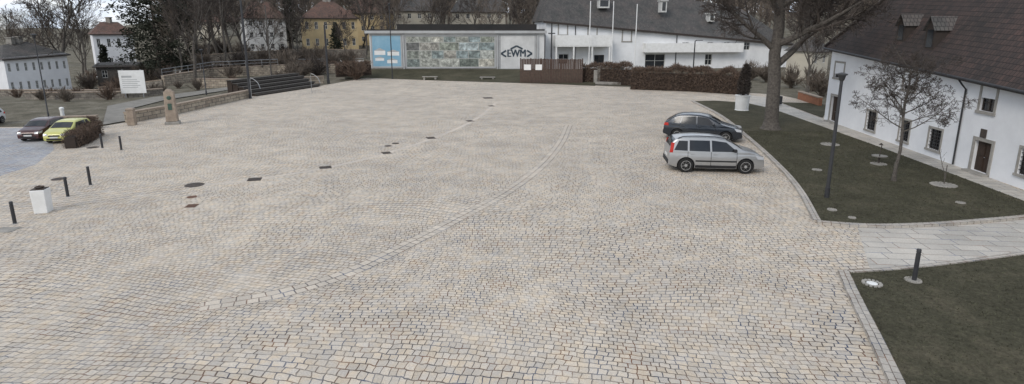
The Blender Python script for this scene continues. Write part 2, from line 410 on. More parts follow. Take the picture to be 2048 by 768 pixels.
def grate(px,py,wx,wy,rz,m,label,name='drain_grate'):
    p=G(px,py);mb=MB();Mx=Matrix.Translation((p.x,p.y,0))@Matrix.Rotation(rz,4,'Z')
    mb.box((-wx/2,-wy/2,0),(wx/2,wy/2,0.008),1,Mx)
    for i in range(7):
        x=-wx/2+wx*(i+0.5)/7;mb.box((x-wx*0.045,-wy/2,0.008),(x+wx*0.045,wy/2,0.016),0,Mx)
    for s in (-1,1): mb.box((-wx/2,s*wy/2-0.02,0.008),(wx/2,s*wy/2+0.02,0.018),0,Mx)
    return top(mb.make(name,[m,M['hedgecore']]),label,'drain grate','drain grates along the gutter')
for q in [(976,196,1.0,1.0,0.2),(983,212,0.5,0.6,0.4),(940,242,0.5,0.6,0.5),(862,276,0.55,0.6,0.45),(773,306,0.5,0.5,0.45),(651,335,0.6,0.5,0.35),(509,359,0.62,0.55,0.25)]:
    grate(*q,M['iron'],'dark iron drain grate set into the pale gutter')
g=grate(383,412,0.42,0.4,0.1,M['rust'],'small square rusty cover in the setts','square_cover');g['category']='cover'
p=G(12,460);mb=MB();mb.box((p.x-.35,p.y-.3,0),(p.x+.35,p.y+.3,0.015));mb.box((p.x-.28,p.y-.23,0.015),(p.x+.28,p.y+.23,0.02));top(mb.make('concrete_cover',M['stone'],bevel=0.01),'square pale concrete cover in the paving','cover')
def rubble(px,py,r,label,k=16):
    p=G(px,py,0.05);mb=MB()
    mb.lathe([(r,0),(r,0.02),(r*0.5,0.028),(0.01,0.028)],18,c=(p.x,p.y,0.045))
    for i in range(k):
        t=i*6.283/k
        mb.lathe([(r*0.16,0),(r*0.15,0.03),(r*0.06,0.045)],7,c=(p.x+math.cos(t)*r*0.85,p.y+math.sin(t)*r*0.85,0.05))
    return top(mb.make('stone_ring',M['stone']),label,'stone ring','stone rings set in the lawn')
rubble(1660,289,0.55,'flat ring of pale setts in the lawn')
rubble(1634,340,0.24,'small pale stone disc in the lawn')
rubble(1757,328,0.40,'ring of setts around the iron bird table')
rubble(1887,370,0.54,'ring of pale setts around a young sapling')
rubble(1921,406,0.18,'small pale stone disc in the lawn')
rubble(1664,420,0.18,'small pale stone disc in the lawn')
rubble(1704,436,0.14,'small pale stone disc in the lawn')
rubble(1826,561,0.22,'ring of pale setts around the lawn bollard')
p=G(1744,568,0.05);e=thing('ground_light','round glass ground light ringed by white setts','light',p)
mb=MB()
for i in range(14):
    t=i*6.283/14;mb.box((0.17,-0.035,0),(0.26,0.035,0.045),0,Matrix.Translation(p)@Matrix.Rotation(t,4,'Z'))
mb.make('sett_ring',M['surround'],e,bevel=0.008)
mb=MB();mb.lathe([(0.14,0),(0.14,0.03),(0.1,0.035),(0.01,0.04)],20,c=p);mb.make('lens',M['wpaint'],e,smooth=True)
# ---------------- bollards
def bollard(px,py,pt,label,r=0.05,z=0.0,tilt=0):
    p=G(px,py,z);h=V(px,pt,p.y).z-z
    e=thing('bollard',label,'bollard',p,group='bollards around the square')
    mb=MB();mb.lathe([(r,0),(r,h*0.86),(r*0.8,h*0.865),(r*0.8,h*0.885),(r,h*0.89),(r,h*0.98),(r*0.85,h)],16);mb.make('post',M['metal'],e,local=True,smooth=True)
    mb=MB();mb.lathe([(r*1.35,0),(r*1.35,0.015),(r*1.02,0.02)],16);mb.make('base_plate',M['galv'],e,local=True)
for q in [(30,447,403),(136,393,354),(181,370,333),(205,296,268),(243,300,272)]:
    bollard(*q,'slim dark grey steel bollard on the setts',r=0.06)
bollard(1828,561,498,'slim dark steel bollard at the lawn corner',r=0.06,z=0.05)
# ---------------- walls with openings
def wallM(A,B):
    t=Vector((B.x-A.x,B.y-A.y,0));L=t.length;t.normalize();nrm=Vector((t.y,-t.x,0))
    if nrm.dot(Vector((-A.x,-A.y,0))+Vector((-B.x,-B.y,0)))<0: nrm=-nrm
    m=Matrix(((t.x,nrm.x,0,A.x),(t.y,nrm.y,0,A.y),(0,0,1,0),(0,0,0,1)));return m,L
def wall(mb,A,B,z0,zA,zB,ops,dep=0.16,mi=0):
    Mx,L=wallM(A,B)
    us=sorted(set([0,L]+[o[0] for o in ops]+[o[1] for o in ops]));
    zt=lambda u:zA+(zB-zA)*u/L
    zm=min(zA,zB)-0.05
    zs=sorted(set([z0,zm]+[o[2] for o in ops]+[o[3] for o in ops]))
    zs=[z for z in zs if z<=zm+1e-6]
    for i in range(len(us)-1):
        u0,u1=us[i],us[i+1];um=(u0+u1)/2
        for j in range(len(zs)-1):
            a,b=zs[j],zs[j+1];c_=(a+b)/2
            if any(o[0]<um<o[1] and o[2]<c_<o[3] for o in ops): continue
            mb.add([(u0,0,a),(u1,0,a),(u1,0,b),(u0,0,b)],[(0,1,2,3)],mi,Mx)
        mb.add([(u0,0,zm),(u1,0,zm),(u1,0,zt(u1)),(u0,0,zt(u0))],[(0,1,2,3)],mi,Mx)
    for o in ops:
        u0,u1,a,b=o[:4]
        for q in ([(u0,0,a),(u1,0,a),(u1,-dep,a),(u0,-dep,a)],[(u0,0,b),(u1,0,b),(u1,-dep,b),(u0,-dep,b)],[(u0,0,a),(u0,0,b),(u0,-dep,b),(u0,-dep,a)],[(u1,0,a),(u1,0,b),(u1,-dep,b),(u1,-dep,a)]):
            mb.add(q,[(0,1,2,3)],mi,Mx)
    return Mx,L
def window(par,Mx,o,fm,sur=None,nx=2,nz=2,dep=0.14,grille=False,fw=0.05,name='window',gm=None,sw=0.14):
    u0,u1,a,b=o[:4];mb=MB();mb.box((u0,-dep-0.02,a),(u1,-dep,b),0,Mx)
    wo=mb.make(name,gm or M['glass'],par)
    ORG[wo]=ORG[par]
    mb=MB();f=fw
    mb.box((u0,-dep,a),(u0+f,-dep+0.05,b),0,Mx);mb.box((u1-f,-dep,a),(u1,-dep+0.05,b),0,Mx)
    mb.box((u0+f,-dep,a),(u1-f,-dep+0.05,a+f),0,Mx);mb.box((u0+f,-dep,b-f),(u1-f,-dep+0.05,b),0,Mx)
    for i in range(1,nx):
        x=u0+(u1-u0)*i/nx;mb.box((x-f*.4,-dep,a+f),(x+f*.4,-dep+0.04,b-f),0,Mx)
    for i in range(1,nz):
        z=a+(b-a)*i/nz;mb.box((u0+f,-dep,z-f*.35),(u1-f,-dep+0.035,z+f*.35),0,Mx)
    mb.make('frame',fm,wo)
    if sur:
        mb=MB();s=sw
        mb.box((u0-s,0.0,a-0.002),(u0,0.035,b+s),0,Mx);mb.box((u1,0.0,a-0.002),(u1+s,0.035,b+s),0,Mx)
        mb.box((u0,0.0,b),(u1,0.033,b+s),0,Mx);mb.box((u0-s*1.2,0.0,a-s),(u1+s*1.2,0.08,a-0.002),0,Mx)
        mb.make('surround',sur,wo)
    if grille:
        mb=MB()
        for i in range(1,6):
            x=u0+(u1-u0)*i/6;mb.box((x-.012,-0.05,a),(x+.012,-0.03,b),0,Mx)
        for i in range(1,6):
            z=a+(b-a)*i/6;mb.box((u0,-0.052,z-.012),(u1,-0.028,z+.012),0,Mx)
        mb.make('grille',M['metal'],wo)
    return wo
def rect(A,B,L,px0,px1,py0,py1):
    pc=(px0+px1)/2;yc=(py0+py1)/2
    return (WH(A,B,px0,yc)[0]*L,WH(A,B,px1,yc)[0]*L,WH(A,B,pc,py1)[1],WH(A,B,pc,py0)[1])
def fquad(mb,pts,mi=0):
    P_=[Vector(p) for p in pts];u=(P_[1]-P_[0]).normalized();nn=u.cross(P_[-1]-P_[0]).normalized();v=nn.cross(u)
    mb.add(P_,[tuple(range(len(P_)))],mi,uvs=[[((p-P_[0]).dot(u),(p-P_[0]).dot(v)) for p in P_]])
# ---------------- big white house with brown hipped roof
A=G(1648,239);B0=G(1975,354);dirv=(B0-A).normalized();L0=(B0-A).length;Bn=A+dirv*(L0+13)
e=thing('town_house','long white two storey house with steep brown hipped tile roof','house',A)
zA=V(1650,92,A.y).z;zB0=WH(A,B0,1975,160)[1];zB=zA+(zB0-zA)*(L0+13)/L0
Mx,L=wallM(A,Bn)
R_=lambda *q:rect(A,Bn,L,*q)
ups=[R_(1670,1688,126,156),R_(1808,1832,146,180),R_(1962,1992,172,224)]
lows=[R_(1733,1752,222,261),R_(1799,1819,240,283),R_(1857,1882,258,300),R_(2038,2064,298,352)]
door=R_(1945,1980,282,352);door=(door[0],door[1],0.1,door[3])
door2=R_(1661,1675,192,244);door2=(door2[0],door2[1],0.1,door2[3])
mb=MB();ops=ups+lows+[door,door2]
wall(mb,A,Bn,-0.3,zA,zB,ops,0.2)
D=12.0;nrm=Vector((Mx[0][1],Mx[1][1],0));Ab=A-nrm*D;Bb=Bn-nrm*D
for (p,q,z1,z2) in ((A,Ab,zA,zA),(Ab,Bb,zA,zB),(Bb,Bn,zB,zB)):
    mb.add([(p.x,p.y,-.3),(q.x,q.y,-.3),(q.x,q.y,z2),(p.x,p.y,z1)],[(0,1,2,3)])
mb.make('wall',M['white'],e)
for o in ups: window(e,Mx,o,M['fdark'],M['surround'],2,3,dep=0.16)
for o in lows: window(e,Mx,o,M['fdark'],M['surround'],2,2,dep=0.16,grille=True,sw=0.12)
for o in (door,door2):
    mb=MB();mb.box((o[0],-0.2,o[2]),(o[1],-0.15,o[3]),0,Mx)
    um=(o[0]+o[1])/2;mb.box((um-.01,-.15,o[2]),(um+.01,-.13,o[3]),0,Mx)
    for s0,s1 in ((o[0]+.08,um-.06),(um+.06,o[1]-.08)):
        for f0,f1 in ((.08,.45),(.52,.92)):
            hh=o[3]-o[2];mb.box((s0,-.15,o[2]+hh*f0),(s1,-.125,o[2]+hh*f1),0,Mx)
    do=mb.make('door',M['wooddoor'],e,bevel=0.01)
    mb=MB();s=0.16;mb.box((o[0]-s,0,0),(o[0],0.05,o[3]+s),0,Mx);mb.box((o[1],0,0),(o[1]+s,0.05,o[3]+s),0,Mx);mb.box((o[0],0,o[3]),(o[1],0.048,o[3]+s),0,Mx);mb.box((o[0]-s,0,-.05),(o[1]+s,0.35,0.099),0,Mx)
    mb.make('surround',M['surround'],do)
    mb=MB();mb.tube([(um+.05,-.12,o[2]+.75),(um+.05,-.08,o[2]+.75),(um+.13,-.08,o[2]+.75)],[.012]*3,6,0,True,Mx);mb.make('handle',M['galv'],do)
o=R_(1962,1974,258,276);mb=MB();mb.box((o[0],0.0,o[2]),(o[1],0.05,o[3]),0,Mx);mb.make('plaque',M['iron'],e,bevel=0.01)
# roof
ov=0.45;zr=8.2
def zw(u): return zA+(zB-zA)*u/L
hipu=6.0
def pt(u,v,z): return Mx@Vector((u,v,z))
mb=MB();e0=pt(-.4,ov,zA-.15);e1=pt(L+.4,ov,zw(L)-.15);r0=pt(hipu,-D/2,zA+zr);r1=pt(L+.4,-D/2,zw(L)+zr+0.6);b0=pt(-.4,-D-ov,zA-.15);b1=pt(L+.4,-D-ov,zw(L)-.15)
fquad(mb,[e0,e1,r1,r0]);fquad(mb,[b0,e0,r0]);fquad(mb,[b1,b0,r0,r1]);
fquad(mb,[e1,b1,r1])
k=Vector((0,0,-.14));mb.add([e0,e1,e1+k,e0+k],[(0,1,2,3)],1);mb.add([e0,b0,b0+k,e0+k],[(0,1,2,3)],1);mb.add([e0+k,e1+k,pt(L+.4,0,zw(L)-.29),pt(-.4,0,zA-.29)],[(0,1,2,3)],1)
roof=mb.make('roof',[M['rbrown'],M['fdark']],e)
mb=MB();mb.tube([e0+Vector((0,0,.12)),r0+Vector((0,0,.08)),r1+Vector((0,0,.08))],[.11,.11,.11],8);mb.make('ridge_tiles',M['fdark'],roof)
mb=MB();q0=e0+nrm*.06+Vector((0,0,-.02));q1=e1+nrm*.06+Vector((0,0,-.02));mb.tube([q0,q1],[.075,.075],8);mb.make('gutter',M['metal'],roof)
u=WH(A,Bn,1922,250)[0]*L;mb=MB();mb.tube([pt(u,.5,zw(u)-.25),pt(u,.3,zw(u)-.5),pt(u,.07,zw(u)-.75),pt(u,.07,0.05)],[.045]*4,8);mb.make('downpipe',M['metal'],e,smooth=True)
def roofpt(u,f):
    a=e0.lerp(e1,u/L);up=pt(u,-D/2,zw(u)+zr)
    return Vector((a.x,a.y,a.z)).lerp(up,f)
def dormer(px,py,wd,hd):
    best=None
    for i in range(0,300):
        for j in range(5,80):
            q=roofpt(i*L/300,j/100);d=q-Vector((0,0,H));dep=d.y*cP-d.z*sP
            X=CX+F*d.x/dep;Y=CY-F*(d.y*sP+d.z*cP)/dep
            s=(X-px)**2+(Y-py)**2
            if best is None or s<best[0]: best=(s,q)
    q=best[1];Ml=Matrix(((Mx[0][0],nrm.x,0,q.x),(Mx[1][0],nrm.y,0,q.y),(0,0,1,q.z),(0,0,0,1)))
    mb=MB();w2=wd/2
    f=[(-w2,0.1,-.1),(w2,0.1,-.1),(w2,0.1,hd*.62),(0,0.1,hd*1.0),(-w2,0.1,hd*.62)]
    bk=[(x,-2.0,z) for x,y,z in f]
    mb.add(f+bk,[(0,1,2,3,4),(0,5,6,1),(1,6,7,2),(4,9,5,0)],0,Ml)
    dm=mb.make('dormer',M['fdark'],roof)
    mb=MB();o_=.12
    for s in (-1,1):
        a=Ml@Vector((s*(w2+o_),.25,hd*.62-.1));b=Ml@Vector((s*(w2+o_),-2.2,hd*.62-.1));c_=Ml@Vector((0,-2.2,hd+.05));d=Ml@Vector((0,.25,hd+.05));fquad(mb,[a,b,c_,d])
    mb.make('dormer_roof',M['rgrey'],dm)
    mb=MB();mb.box((-w2*.6,.1,.05),(w2*.6,.12,hd*.6),0,Ml);mb.make('pane',M['glass'],dm)
dormer(1803,82,0.9,1.6);dormer(1860,96,0.95,1.75)
# ---------------- generic house
def house(name,label,px0,px1,Y0,Y1,pb,pe,pr,D,wm,rm,cols,rows,hip=0.25,fm=None,wfrac=(0.36,0.46),chim=1,pe1=None,cat='house',z0off=-3,winrows=None):
    pc=(px0+px1)/2
    A=V(px0,pb,Y0);B=V(px1,pb,Y1);zb=(A.z+B.z)/2;zA=V(px0,pe,Y0).z;zB=V(px1,pe if pe1 is None else pe1,Y1).z
    if pe1 is None: zA=zB=(zA+zB)/2
    A=Vector((A.x,A.y,zb));B=Vector((B.x,B.y,zb))
    e=thing(name,label,cat,A);Mx,L=wallM(A,B);nrm=Vector((Mx[0][1],Mx[1][1],0))
    ops=[]
    hh=(min(zA,zB)-zb)/rows;cw=L/cols
    for r in range(rows):
        for c_ in range(cols):
            u=(c_+.5)*cw;z=zb+(r+.5)*hh;w_=cw*wfrac[0]/2;h_=hh*wfrac[1]/2
            w_=min(w_,0.65)
            ops.append((u-w_,u+w_,z-h_,z+h_*0.9))
    mb=MB();wall(mb,A,B,zb+z0off,zA,zB,ops,0.2)
    Ab=A-nrm*D;Bb=B-nrm*D
    for (p,q,z1,z2) in ((A,Ab,zA,zA),(Ab,Bb,zA,zB),(Bb,B,zB,zB)):
        mb.add([(p.x,p.y,zb+z0off),(q.x,q.y,zb+z0off),(q.x,q.y,z2),(p.x,p.y,z1)],[(0,1,2,3)])
    zr=V(pc,pr,(Y0+Y1)/2+D/2).z
    def pt(u,v,z): return Mx@Vector((u,v,z))
    if hip<=0.01:
        for u_,z_ in ((0,zA),(L,zB)):
            mb.add([pt(u_,0,z_),pt(u_,-D,z_),pt(u_,-D/2,zr)],[(0,1,2)])
    mb.make('wall',wm,e)
    for o in ops: window(e,Mx,o,fm or M['fwhite'],None,2,2,dep=0.12,fw=0.07)
    o_=.4;mb=MB();h=hip*D if hip>0.01 else -o_
    e0=pt(-o_,o_,zA-.2);e1=pt(L+o_,o_,zB-.2);b0=pt(-o_,-D-o_,zA-.2);b1=pt(L+o_,-D-o_,zB-.2);r0=pt(h,-D/2,zr);r1=pt(L-h,-D/2,zr+(zB-zA))
    fquad(mb,[e0,e1,r1,r0]);fquad(mb,[b1,b0,r0,r1])
    if hip>0.01: fquad(mb,[b0,e0,r0]);fquad(mb,[e1,b1,r1])
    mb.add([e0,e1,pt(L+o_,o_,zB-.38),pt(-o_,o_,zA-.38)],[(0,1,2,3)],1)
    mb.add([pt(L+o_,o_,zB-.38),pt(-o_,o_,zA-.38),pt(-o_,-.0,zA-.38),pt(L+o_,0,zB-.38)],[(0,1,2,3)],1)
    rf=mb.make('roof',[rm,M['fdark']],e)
    for i in range(chim):
        f=(i+1)/(chim+1);c_=r0.lerp(r1,f);mb=MB();mb.box((c_.x-.4,c_.y-.35,c_.z-1.2),(c_.x+.4,c_.y+.35,c_.z+.8));mb.box((c_.x-.5,c_.y-.45,c_.z+.8),(c_.x+.5,c_.y+.45,c_.z+.95));mb.make('chimney',M['stone'],rf)
    return e,A,B,Mx,L,zA,zB
house('white_villa','white two storey house with grey hipped roof below the slope',20,146,84,92,186,116,88,9,M['white'],M['rgrey'],8,2,hip=0.3,chim=2,pe1=106)
house('pale_house','pale blue grey gabled house beside the white one',-60,12,90,92,190,128,98,9,M['greyw'],M['rgrey'],4,2,chim=1)
house('white_house','white house with reddish roof standing above the garden',196,276,112,116,142,66,44,9,M['white'],M['rred'],4,2,hip=0.2,chim=1)
house('grey_house','tall grey white house with brown roof on the hillside',497,576,122,126,104,34,4,10,M['white2'],M['rred'],4,3,hip=0.2,chim=1)
house('ochre_house','large ochre house with brown hipped roof on the hillside',608,718,122,126,100,34,2,11,M['yellow'],M['rred'],6,2,hip=0.4,chim=2)
house('ochre_house','second ochre house with brown roof among trees',700,775,142,142,88,24,-4,11,M['yellow'],M['rred'],4,3,hip=0.1,chim=1)
house('cream_house','cream house with dark roof partly hidden by branches',790,870,140,140,66,20,-10,10,M['cream'],M['rgrey'],4,2,hip=0.2,chim=1)
house('cream_house','cream hillside house with grey roof above the poster hall',905,1010,140,140,62,22,-14,10,M['cream'],M['rgrey'],5,2,hip=0.2,chim=1)
house('cream_house','cream house among bare trees on the slope',395,450,150,150,90,42,20,9,M['cream'],M['rred'],3,2,hip=0.2,chim=1)
house('cream_house','narrow cream house seen behind the big lime tree',1614,1646,84,86,205,100,74,4,M['cream'],M['rgrey'],2,3,hip=0.2,chim=0)
house('grey_shed','low grey garage with flat roof behind the hedge',196,290,98,100,164,130,124,5,M['timber'],M['rgrey'],3,1,hip=0.0,chim=0,cat='shed')
# ---------------- poster hall
Y=90.;A=V(742,138,Y);B=V(1088,141,Y+2);A.z=B.z=(A.z+B.z)/2
e=thing('poster_hall','low pale hall with photo panels, blue panel and logo','building',A);Mx,L=wallM(A,B);nrm=Vector((Mx[0][1],Mx[1][1],0))
zt=(V(742,60,Y).z+V(1088,60,Y+2).z)/2;zb=A.z
mb=MB();mb.box((0,-12,zb-2),(L,0,zt-.5),0,Mx);mb.make('wall',M['white2'],e)
mb=MB();mb.box((-.6,-12.4,zt-.5),(L+.3,.5,zt-.1),0,Mx);mb.box((-.3,-12,zt-.1),(L,.3,zt+.12),1,Mx)
mb.box((4,-11,zt+.12),(L-1,-2,zt+.9),1,Mx);mb.make('roof',[M['greyw'],M['rgrey']],e)
mb=MB();mb.box((0,0,zb-1.6),(L,.06,zb+.35),0,Mx);mb.make('plinth',M['stone'],e)
def RR(*q): return rect(A,B,L,*q)
def muralmat():
    m,n,b=nt('photo_mural');b.inputs['Roughness'].default_value=0.5
    tc=n.nodes.new('ShaderNodeTexCoord');v=tc.outputs['UV']
    br=n.nodes.new('ShaderNodeTexBrick');br.offset=0.35;br.squash=1.6;br.squash_frequency=2;br.inputs['Brick Width'].default_value=1.9;br.inputs['Row Height'].default_value=1.25;br.inputs['Mortar Size'].default_value=0.04;br.inputs['Scale'].default_value=1
    br.inputs['Color1'].default_value=(0,0,0,1);br.inputs['Color2'].default_value=(1,1,1,1);n.links.new(v,br.inputs['Vector'])
    sep=n.nodes.new('ShaderNodeSeparateColor');n.links.new(br.outputs['Color'],sep.inputs[0])
    c=ramp(n,sep.outputs[0],[(0.0,(0.42,0.42,0.38)),(0.22,(0.14,0.16,0.14)),(0.4,(0.28,0.34,0.36)),(0.55,(0.46,0.44,0.38)),(0.72,(0.11,0.11,0.11)),(0.88,(0.24,0.26,0.22))])
    no=noi(n,v,1.6,7,0.75);d=ramp(n,no.outputs['Fac'],[(0.34,(0.30,0.31,0.32)),(0.5,(0.95,0.95,0.93)),(0.64,(2.0,2.0,2.0))])
    c=mixc(n,1.0,c,d,'MULTIPLY')
    c=mixc(n,br.outputs['Fac'],c,(0.42,0.42,0.39));n.links.new(c,b.inputs['Base Color']);return m
def panel(name,q,m,fr,lab=None,th=0.08):
    o=RR(*q);mb=MB();mb.box((o[0],0,o[2]),(o[1],th,o[3]),1,Mx)
    fquad(mb,[Mx@Vector((o[0]+.1,th+.004,o[2]+.1)),Mx@Vector((o[1]-.1,th+.004,o[2]+.1)),Mx@Vector((o[1]-.1,th+.004,o[3]-.1)),Mx@Vector((o[0]+.1,th+.004,o[3]-.1))])
    ob=mb.make(name,[m,fr],e)
    mb=MB();w_=.12
    mb.box((o[0]-w_,0,o[2]-w_),(o[0],th+.06,o[3]+w_),0,Mx);mb.box((o[1],0,o[2]-w_),(o[1]+w_,th+.06,o[3]+w_),0,Mx);mb.box((o[0],0,o[3]),(o[1],th+.058,o[3]+w_),0,Mx);mb.box((o[0],0,o[2]-w_),(o[1],th+.058,o[2]),0,Mx)
    mb.make('frame',fr,ob);
    if lab: ob['label']=lab
    return ob,o
bluem=mat('blue_poster',(0.28,0.45,0.56),(0.18,0.36,0.49),scale=0.5,rough=0.5)
bp_,o=panel('poster',(744,803,70,134),bluem,M['greyw'],'blue poster panel with small white house pictures')
mb=MB()
for (a_,b_,c_,d_) in ((.08,.45,.38,.6),(.52,.92,.36,.55),(.1,.4,.2,.33),(.5,.85,.12,.28)):
    u0=o[0]+(o[1]-o[0])*a_;u1=o[0]+(o[1]-o[0])*b_;z0=o[2]+(o[3]-o[2])*c_;z1=o[2]+(o[3]-o[2])*d_
    mb.box((u0,.085,z0),(u1,.10,z0+(z1-z0)*.6),0,Mx);mb.add([(u0-.1,.103,z0+(z1-z0)*.6),(u1+.1,.103,z0+(z1-z0)*.6),((u0+u1)/2,.103,z1)],[(0,1,2)],1,Mx)
mb.make('house_pictures',[M['wpaint'],M['greyw']],bp_)
panel('photo_mural',(812,990,72,135),muralmat(),M['greyw'],'wide weathered photo mural of faded town views')
lg,o=panel('logo_panel',(1000,1070,70,138),M['white2'],M['greyw'],'white panel with angular framed dark letters')
black=mat('logo_paint',(0.05,0.07,0.09),rough=0.5)
cu=bpy.data.curves.new('t','FONT');cu.body='EWM';cu.size=1.0;cu.extrude=0.01;cu.align_x='CENTER';cu.align_y='CENTER'
to=bpy.data.objects.new('tmp',cu);scene.collection.objects.link(to);dg=bpy.context.evaluated_depsgraph_get();me=bpy.data.meshes.new_from_object(to.evaluated_get(dg))
bpy.data.objects.remove(to)
uc,zc=WH(A,B,1033,107);uc*=L;ppm=F/Y
mb=MB();sx=36/ppm/(max(v.co.x for v in me.vertices)-min(v.co.x for v in me.vertices));sz=14/ppm/(max(v.co.y for v in me.vertices)-min(v.co.y for v in me.vertices))
for dx,dy in ((0,0),(-.05,.0011),(.05,.0022)):
    mb.add([(uc+v.co.x*sx+dx,0.12+v.co.z+dy,zc+v.co.y*sz) for v in me.vertices],[tuple(p.vertices) for p in me.polygons],0,Mx)
def bar(a_,b_,wd):
    a_=Vector(a_);b_=Vector(b_);d=(b_-a_).normalized();q=Vector((-d.y,d.x))*wd/2
    P_=[a_-q,b_-q,b_+q,a_+q];mb.add([(p.x,.135,p.y) for p in P_]+[(p.x,.10,p.y) for p in P_],[(0,1,2,3),(0,4,5,1),(1,5,6,2),(2,6,7,3),(3,7,4,0)],0,Mx)
g=1/ppm
for s in (-1,1):
    bar((uc+s*31*g,zc),(uc+s*21*g,zc+6*g),.25);bar((uc+s*31*g,zc),(uc+s*21*g,zc-6*g),.25)
    bar((uc+s*12*g,zc+9*g),(uc,zc+15*g),.25)
mb.make('lettering',black,lg)
for q in (807,995,1075):
    u=WH(A,B,q,100)[0]*L;mb=MB();mb.box((u-.12,.0,zb),(u+.12,.2,zt-.5),0,Mx);mb.make('pilaster',M['greyw'],e)
# ---------------- long white building with grey roof
A=V(1090,160,96);B=V(1568,178,100);zb=-0.5;A.z=B.z=zb
e=thing('workshop_building','long white building with big grey roof and terrace','building',A);Mx,L=wallM(A,B)
zA=V(1090,38,96).z;zB=V(1568,84,100).z
def R2(*q): return rect(A,B,L,*q)
ops=[R2(1118,1134,45,69),R2(1177,1193,54,74),R2(1246,1262,55,82),R2(1293,1336,63,84),R2(1365,1379,68,90),R2(1415,1427,74,94),R2(1448,1460,78,97),R2(1488,1500,82,100),
     R2(1117,1137,108,128),R2(1188,1208,110,130),R2(1290,1330,108,135),R2(1410,1424,108,130)]
mb=MB();wall(mb,A,B,zb-1,zA,zB,ops,0.3)
nrm=Vector((Mx[0][1],Mx[1][1],0));D=14;Ab=A-nrm*D;Bb=B-nrm*D
for (p,q,z1,z2) in ((A,Ab,zA,zA),(Ab,Bb,zA,zB),(Bb,B,zB,zB)): mb.add([(p.x,p.y,zb-1),(q.x,q.y,zb-1),(q.x,q.y,z2),(p.x,p.y,z1)],[(0,1,2,3)])
mb.make('wall',mat('bright_white_render',(0.80,0.81,0.82),(0.66,0.67,0.68),scale=0.35,rough=0.9),e)
for i,o in enumerate(ops): window(e,Mx,o,M['fdark'] if i in(3,9) else M['fwhite'],M['surround'] if i<3 else None,2,2,dep=.2,fw=0.09,sw=.2)
def pt(u,v,z): return Mx@Vector((u,v,z))
mb=MB();e0=pt(-.5,.7,zA-.3);e1=pt(L+.5,.7,zB-.3);r0=pt(1.5,-D/2,zA+7);r1=pt(L-6,-D/2,zB+6.0)
fquad(mb,[e0,e1,r1,r0]);fquad(mb,[e1,pt(L+.5,-D-.5,zB-.3),r1]);fquad(mb,[pt(-.5,-D-.5,zA-.3),e0,r0]);fquad(mb,[pt(L+.5,-D-.5,zB-.3),pt(-.5,-D-.5,zA-.3),r0,r1])
mb.add([e0,e1,e1+Vector((0,0,-.3)),e0+Vector((0,0,-.3))],[(0,1,2,3)],1);mb.add([e0+Vector((0,0,-.3)),e1+Vector((0,0,-.3)),pt(L,0,zB-.6),pt(0,0,zA-.6)],[(0,1,2,3)],1)
rf=mb.make('roof',[M['rgrey'],M['fdark']],e)
def sky_light(px,py,w_,h_):
    u,z=WH(A-nrm*3.0,B-nrm*3.0,px,py);u*=L
    mb=MB();mb.box((u-w_/2,-3.2,z-h_/2),(u+w_/2,-1.8,z+h_/2),0,Mx);mb.box((u-w_/2-.15,-3.4,z+h_/2),(u+w_/2+.15,-1.6,z+h_/2+.15),0,Mx)
    d=mb.make('dormer',M['fwhite'],rf);mb=MB();mb.box((u-w_/2+.2,-1.8,z-h_/2+.25),(u+w_/2-.2,-1.78,z+h_/2-.15),0,Mx);mb.make('pane',M['glass'],d)
sky_light(1205,8,1.8,1.4);sky_light(1323,14,1.0,1.8);sky_light(1418,36,1.0,1.3)
o=R2(1106,1216,70,90);mb=MB();mb.box((o[0],.0,o[2]-.2),(o[1],2.4,o[2]),0,Mx);mb.box((o[0],2.3,o[2]),(o[1],2.42,o[3]),0,Mx);mb.box((o[0],0,o[2]),(o[0]+.12,2.3,o[3]),0,Mx);mb.box((o[1]-.12,0,o[2]),(o[1],2.3,o[3]),0,Mx)
for f in (0.02,.33,.66,.97): u=o[0]+(o[1]-o[0])*f;mb.box((u-.12,2.1,zb),(u+.12,2.35,o[2]-.2),0,Mx)
mb.make('terrace',M['wpaint'],e)
o=R2(1286,1480,86,104);mb=MB();mb.box((o[0],.0,o[2]),(o[1],1.3,o[3]),0,Mx);mb.make('balcony',M['wpaint'],e)
for (q,t) in ((1103,82),(1150,95),(1352,100)): 
    u=WH(A,B,q,t)[0]*L;mb=MB();mb.tube([pt(u,.08,zA+(zB-zA)*u/L-.4),pt(u,.08,zb)],[.07,.07],6);mb.make('downpipe',M['metal'],e)
# ---------------- poles
def pole(px,py,pt_,r,label,name='lamp_post',head=None,m='metal',Yf=None,cat='lamp post'):
    p=G(px,py) if Yf is None else V(px,py,Yf)
    zt=V(px,pt_,p.y).z-p.z
    e=thing(name,label,cat,p,group='lamp posts around the square' if cat=='lamp post' else None)
    mb=MB();mb.tube([(0,0,0),(0,0,0.5),(0,0,0.52),(0,0,zt)],[r*1.25,r*1.25,r,r*.75],10);mb.make('pole',M[m],e,local=True,smooth=True)
    if head=='flat':
        mb=MB();mb.lathe([(.05,-.25),(.10,-.2),(.14,-.02),(.20,0.0),(.20,.05),(.05,.10)],20,c=(0,0,zt));mb.make('lamp_head',M[m],e,local=True,smooth=True)
    elif head=='arm':
        mb=MB();mb.tube([(0,0,zt-.15),(0,0,zt),(.25,0,zt+.08)],[.05,.05,.04],8);mb.box((.1,-.13,zt+.05),(.95,.13,zt+.14));mb.make('lamp_head',M[m],e,local=True,bevel=.02)
    elif head=='cross':
        mb=MB();mb.box((-.5,-.06,zt-.9),(.5,.06,zt-.75));mb.make('cross_arm',M[m],e,local=True)
    return e
pole(1653,397,150,0.08,'slim dark lamp post with small disc head on the lawn',head='flat')
pole(501,197,-20,0.13,'tall dark lamp post beside the timber steps',head='arm')
pole(657,167,50,0.15,'dark lamp post beside the bank',head='arm')
pole(785,158,8,0.08,'slim dark pole in front of the posters',head='flat')
pole(413,190,100,0.06,'slim dark lamp post by the low wall',head='flat')
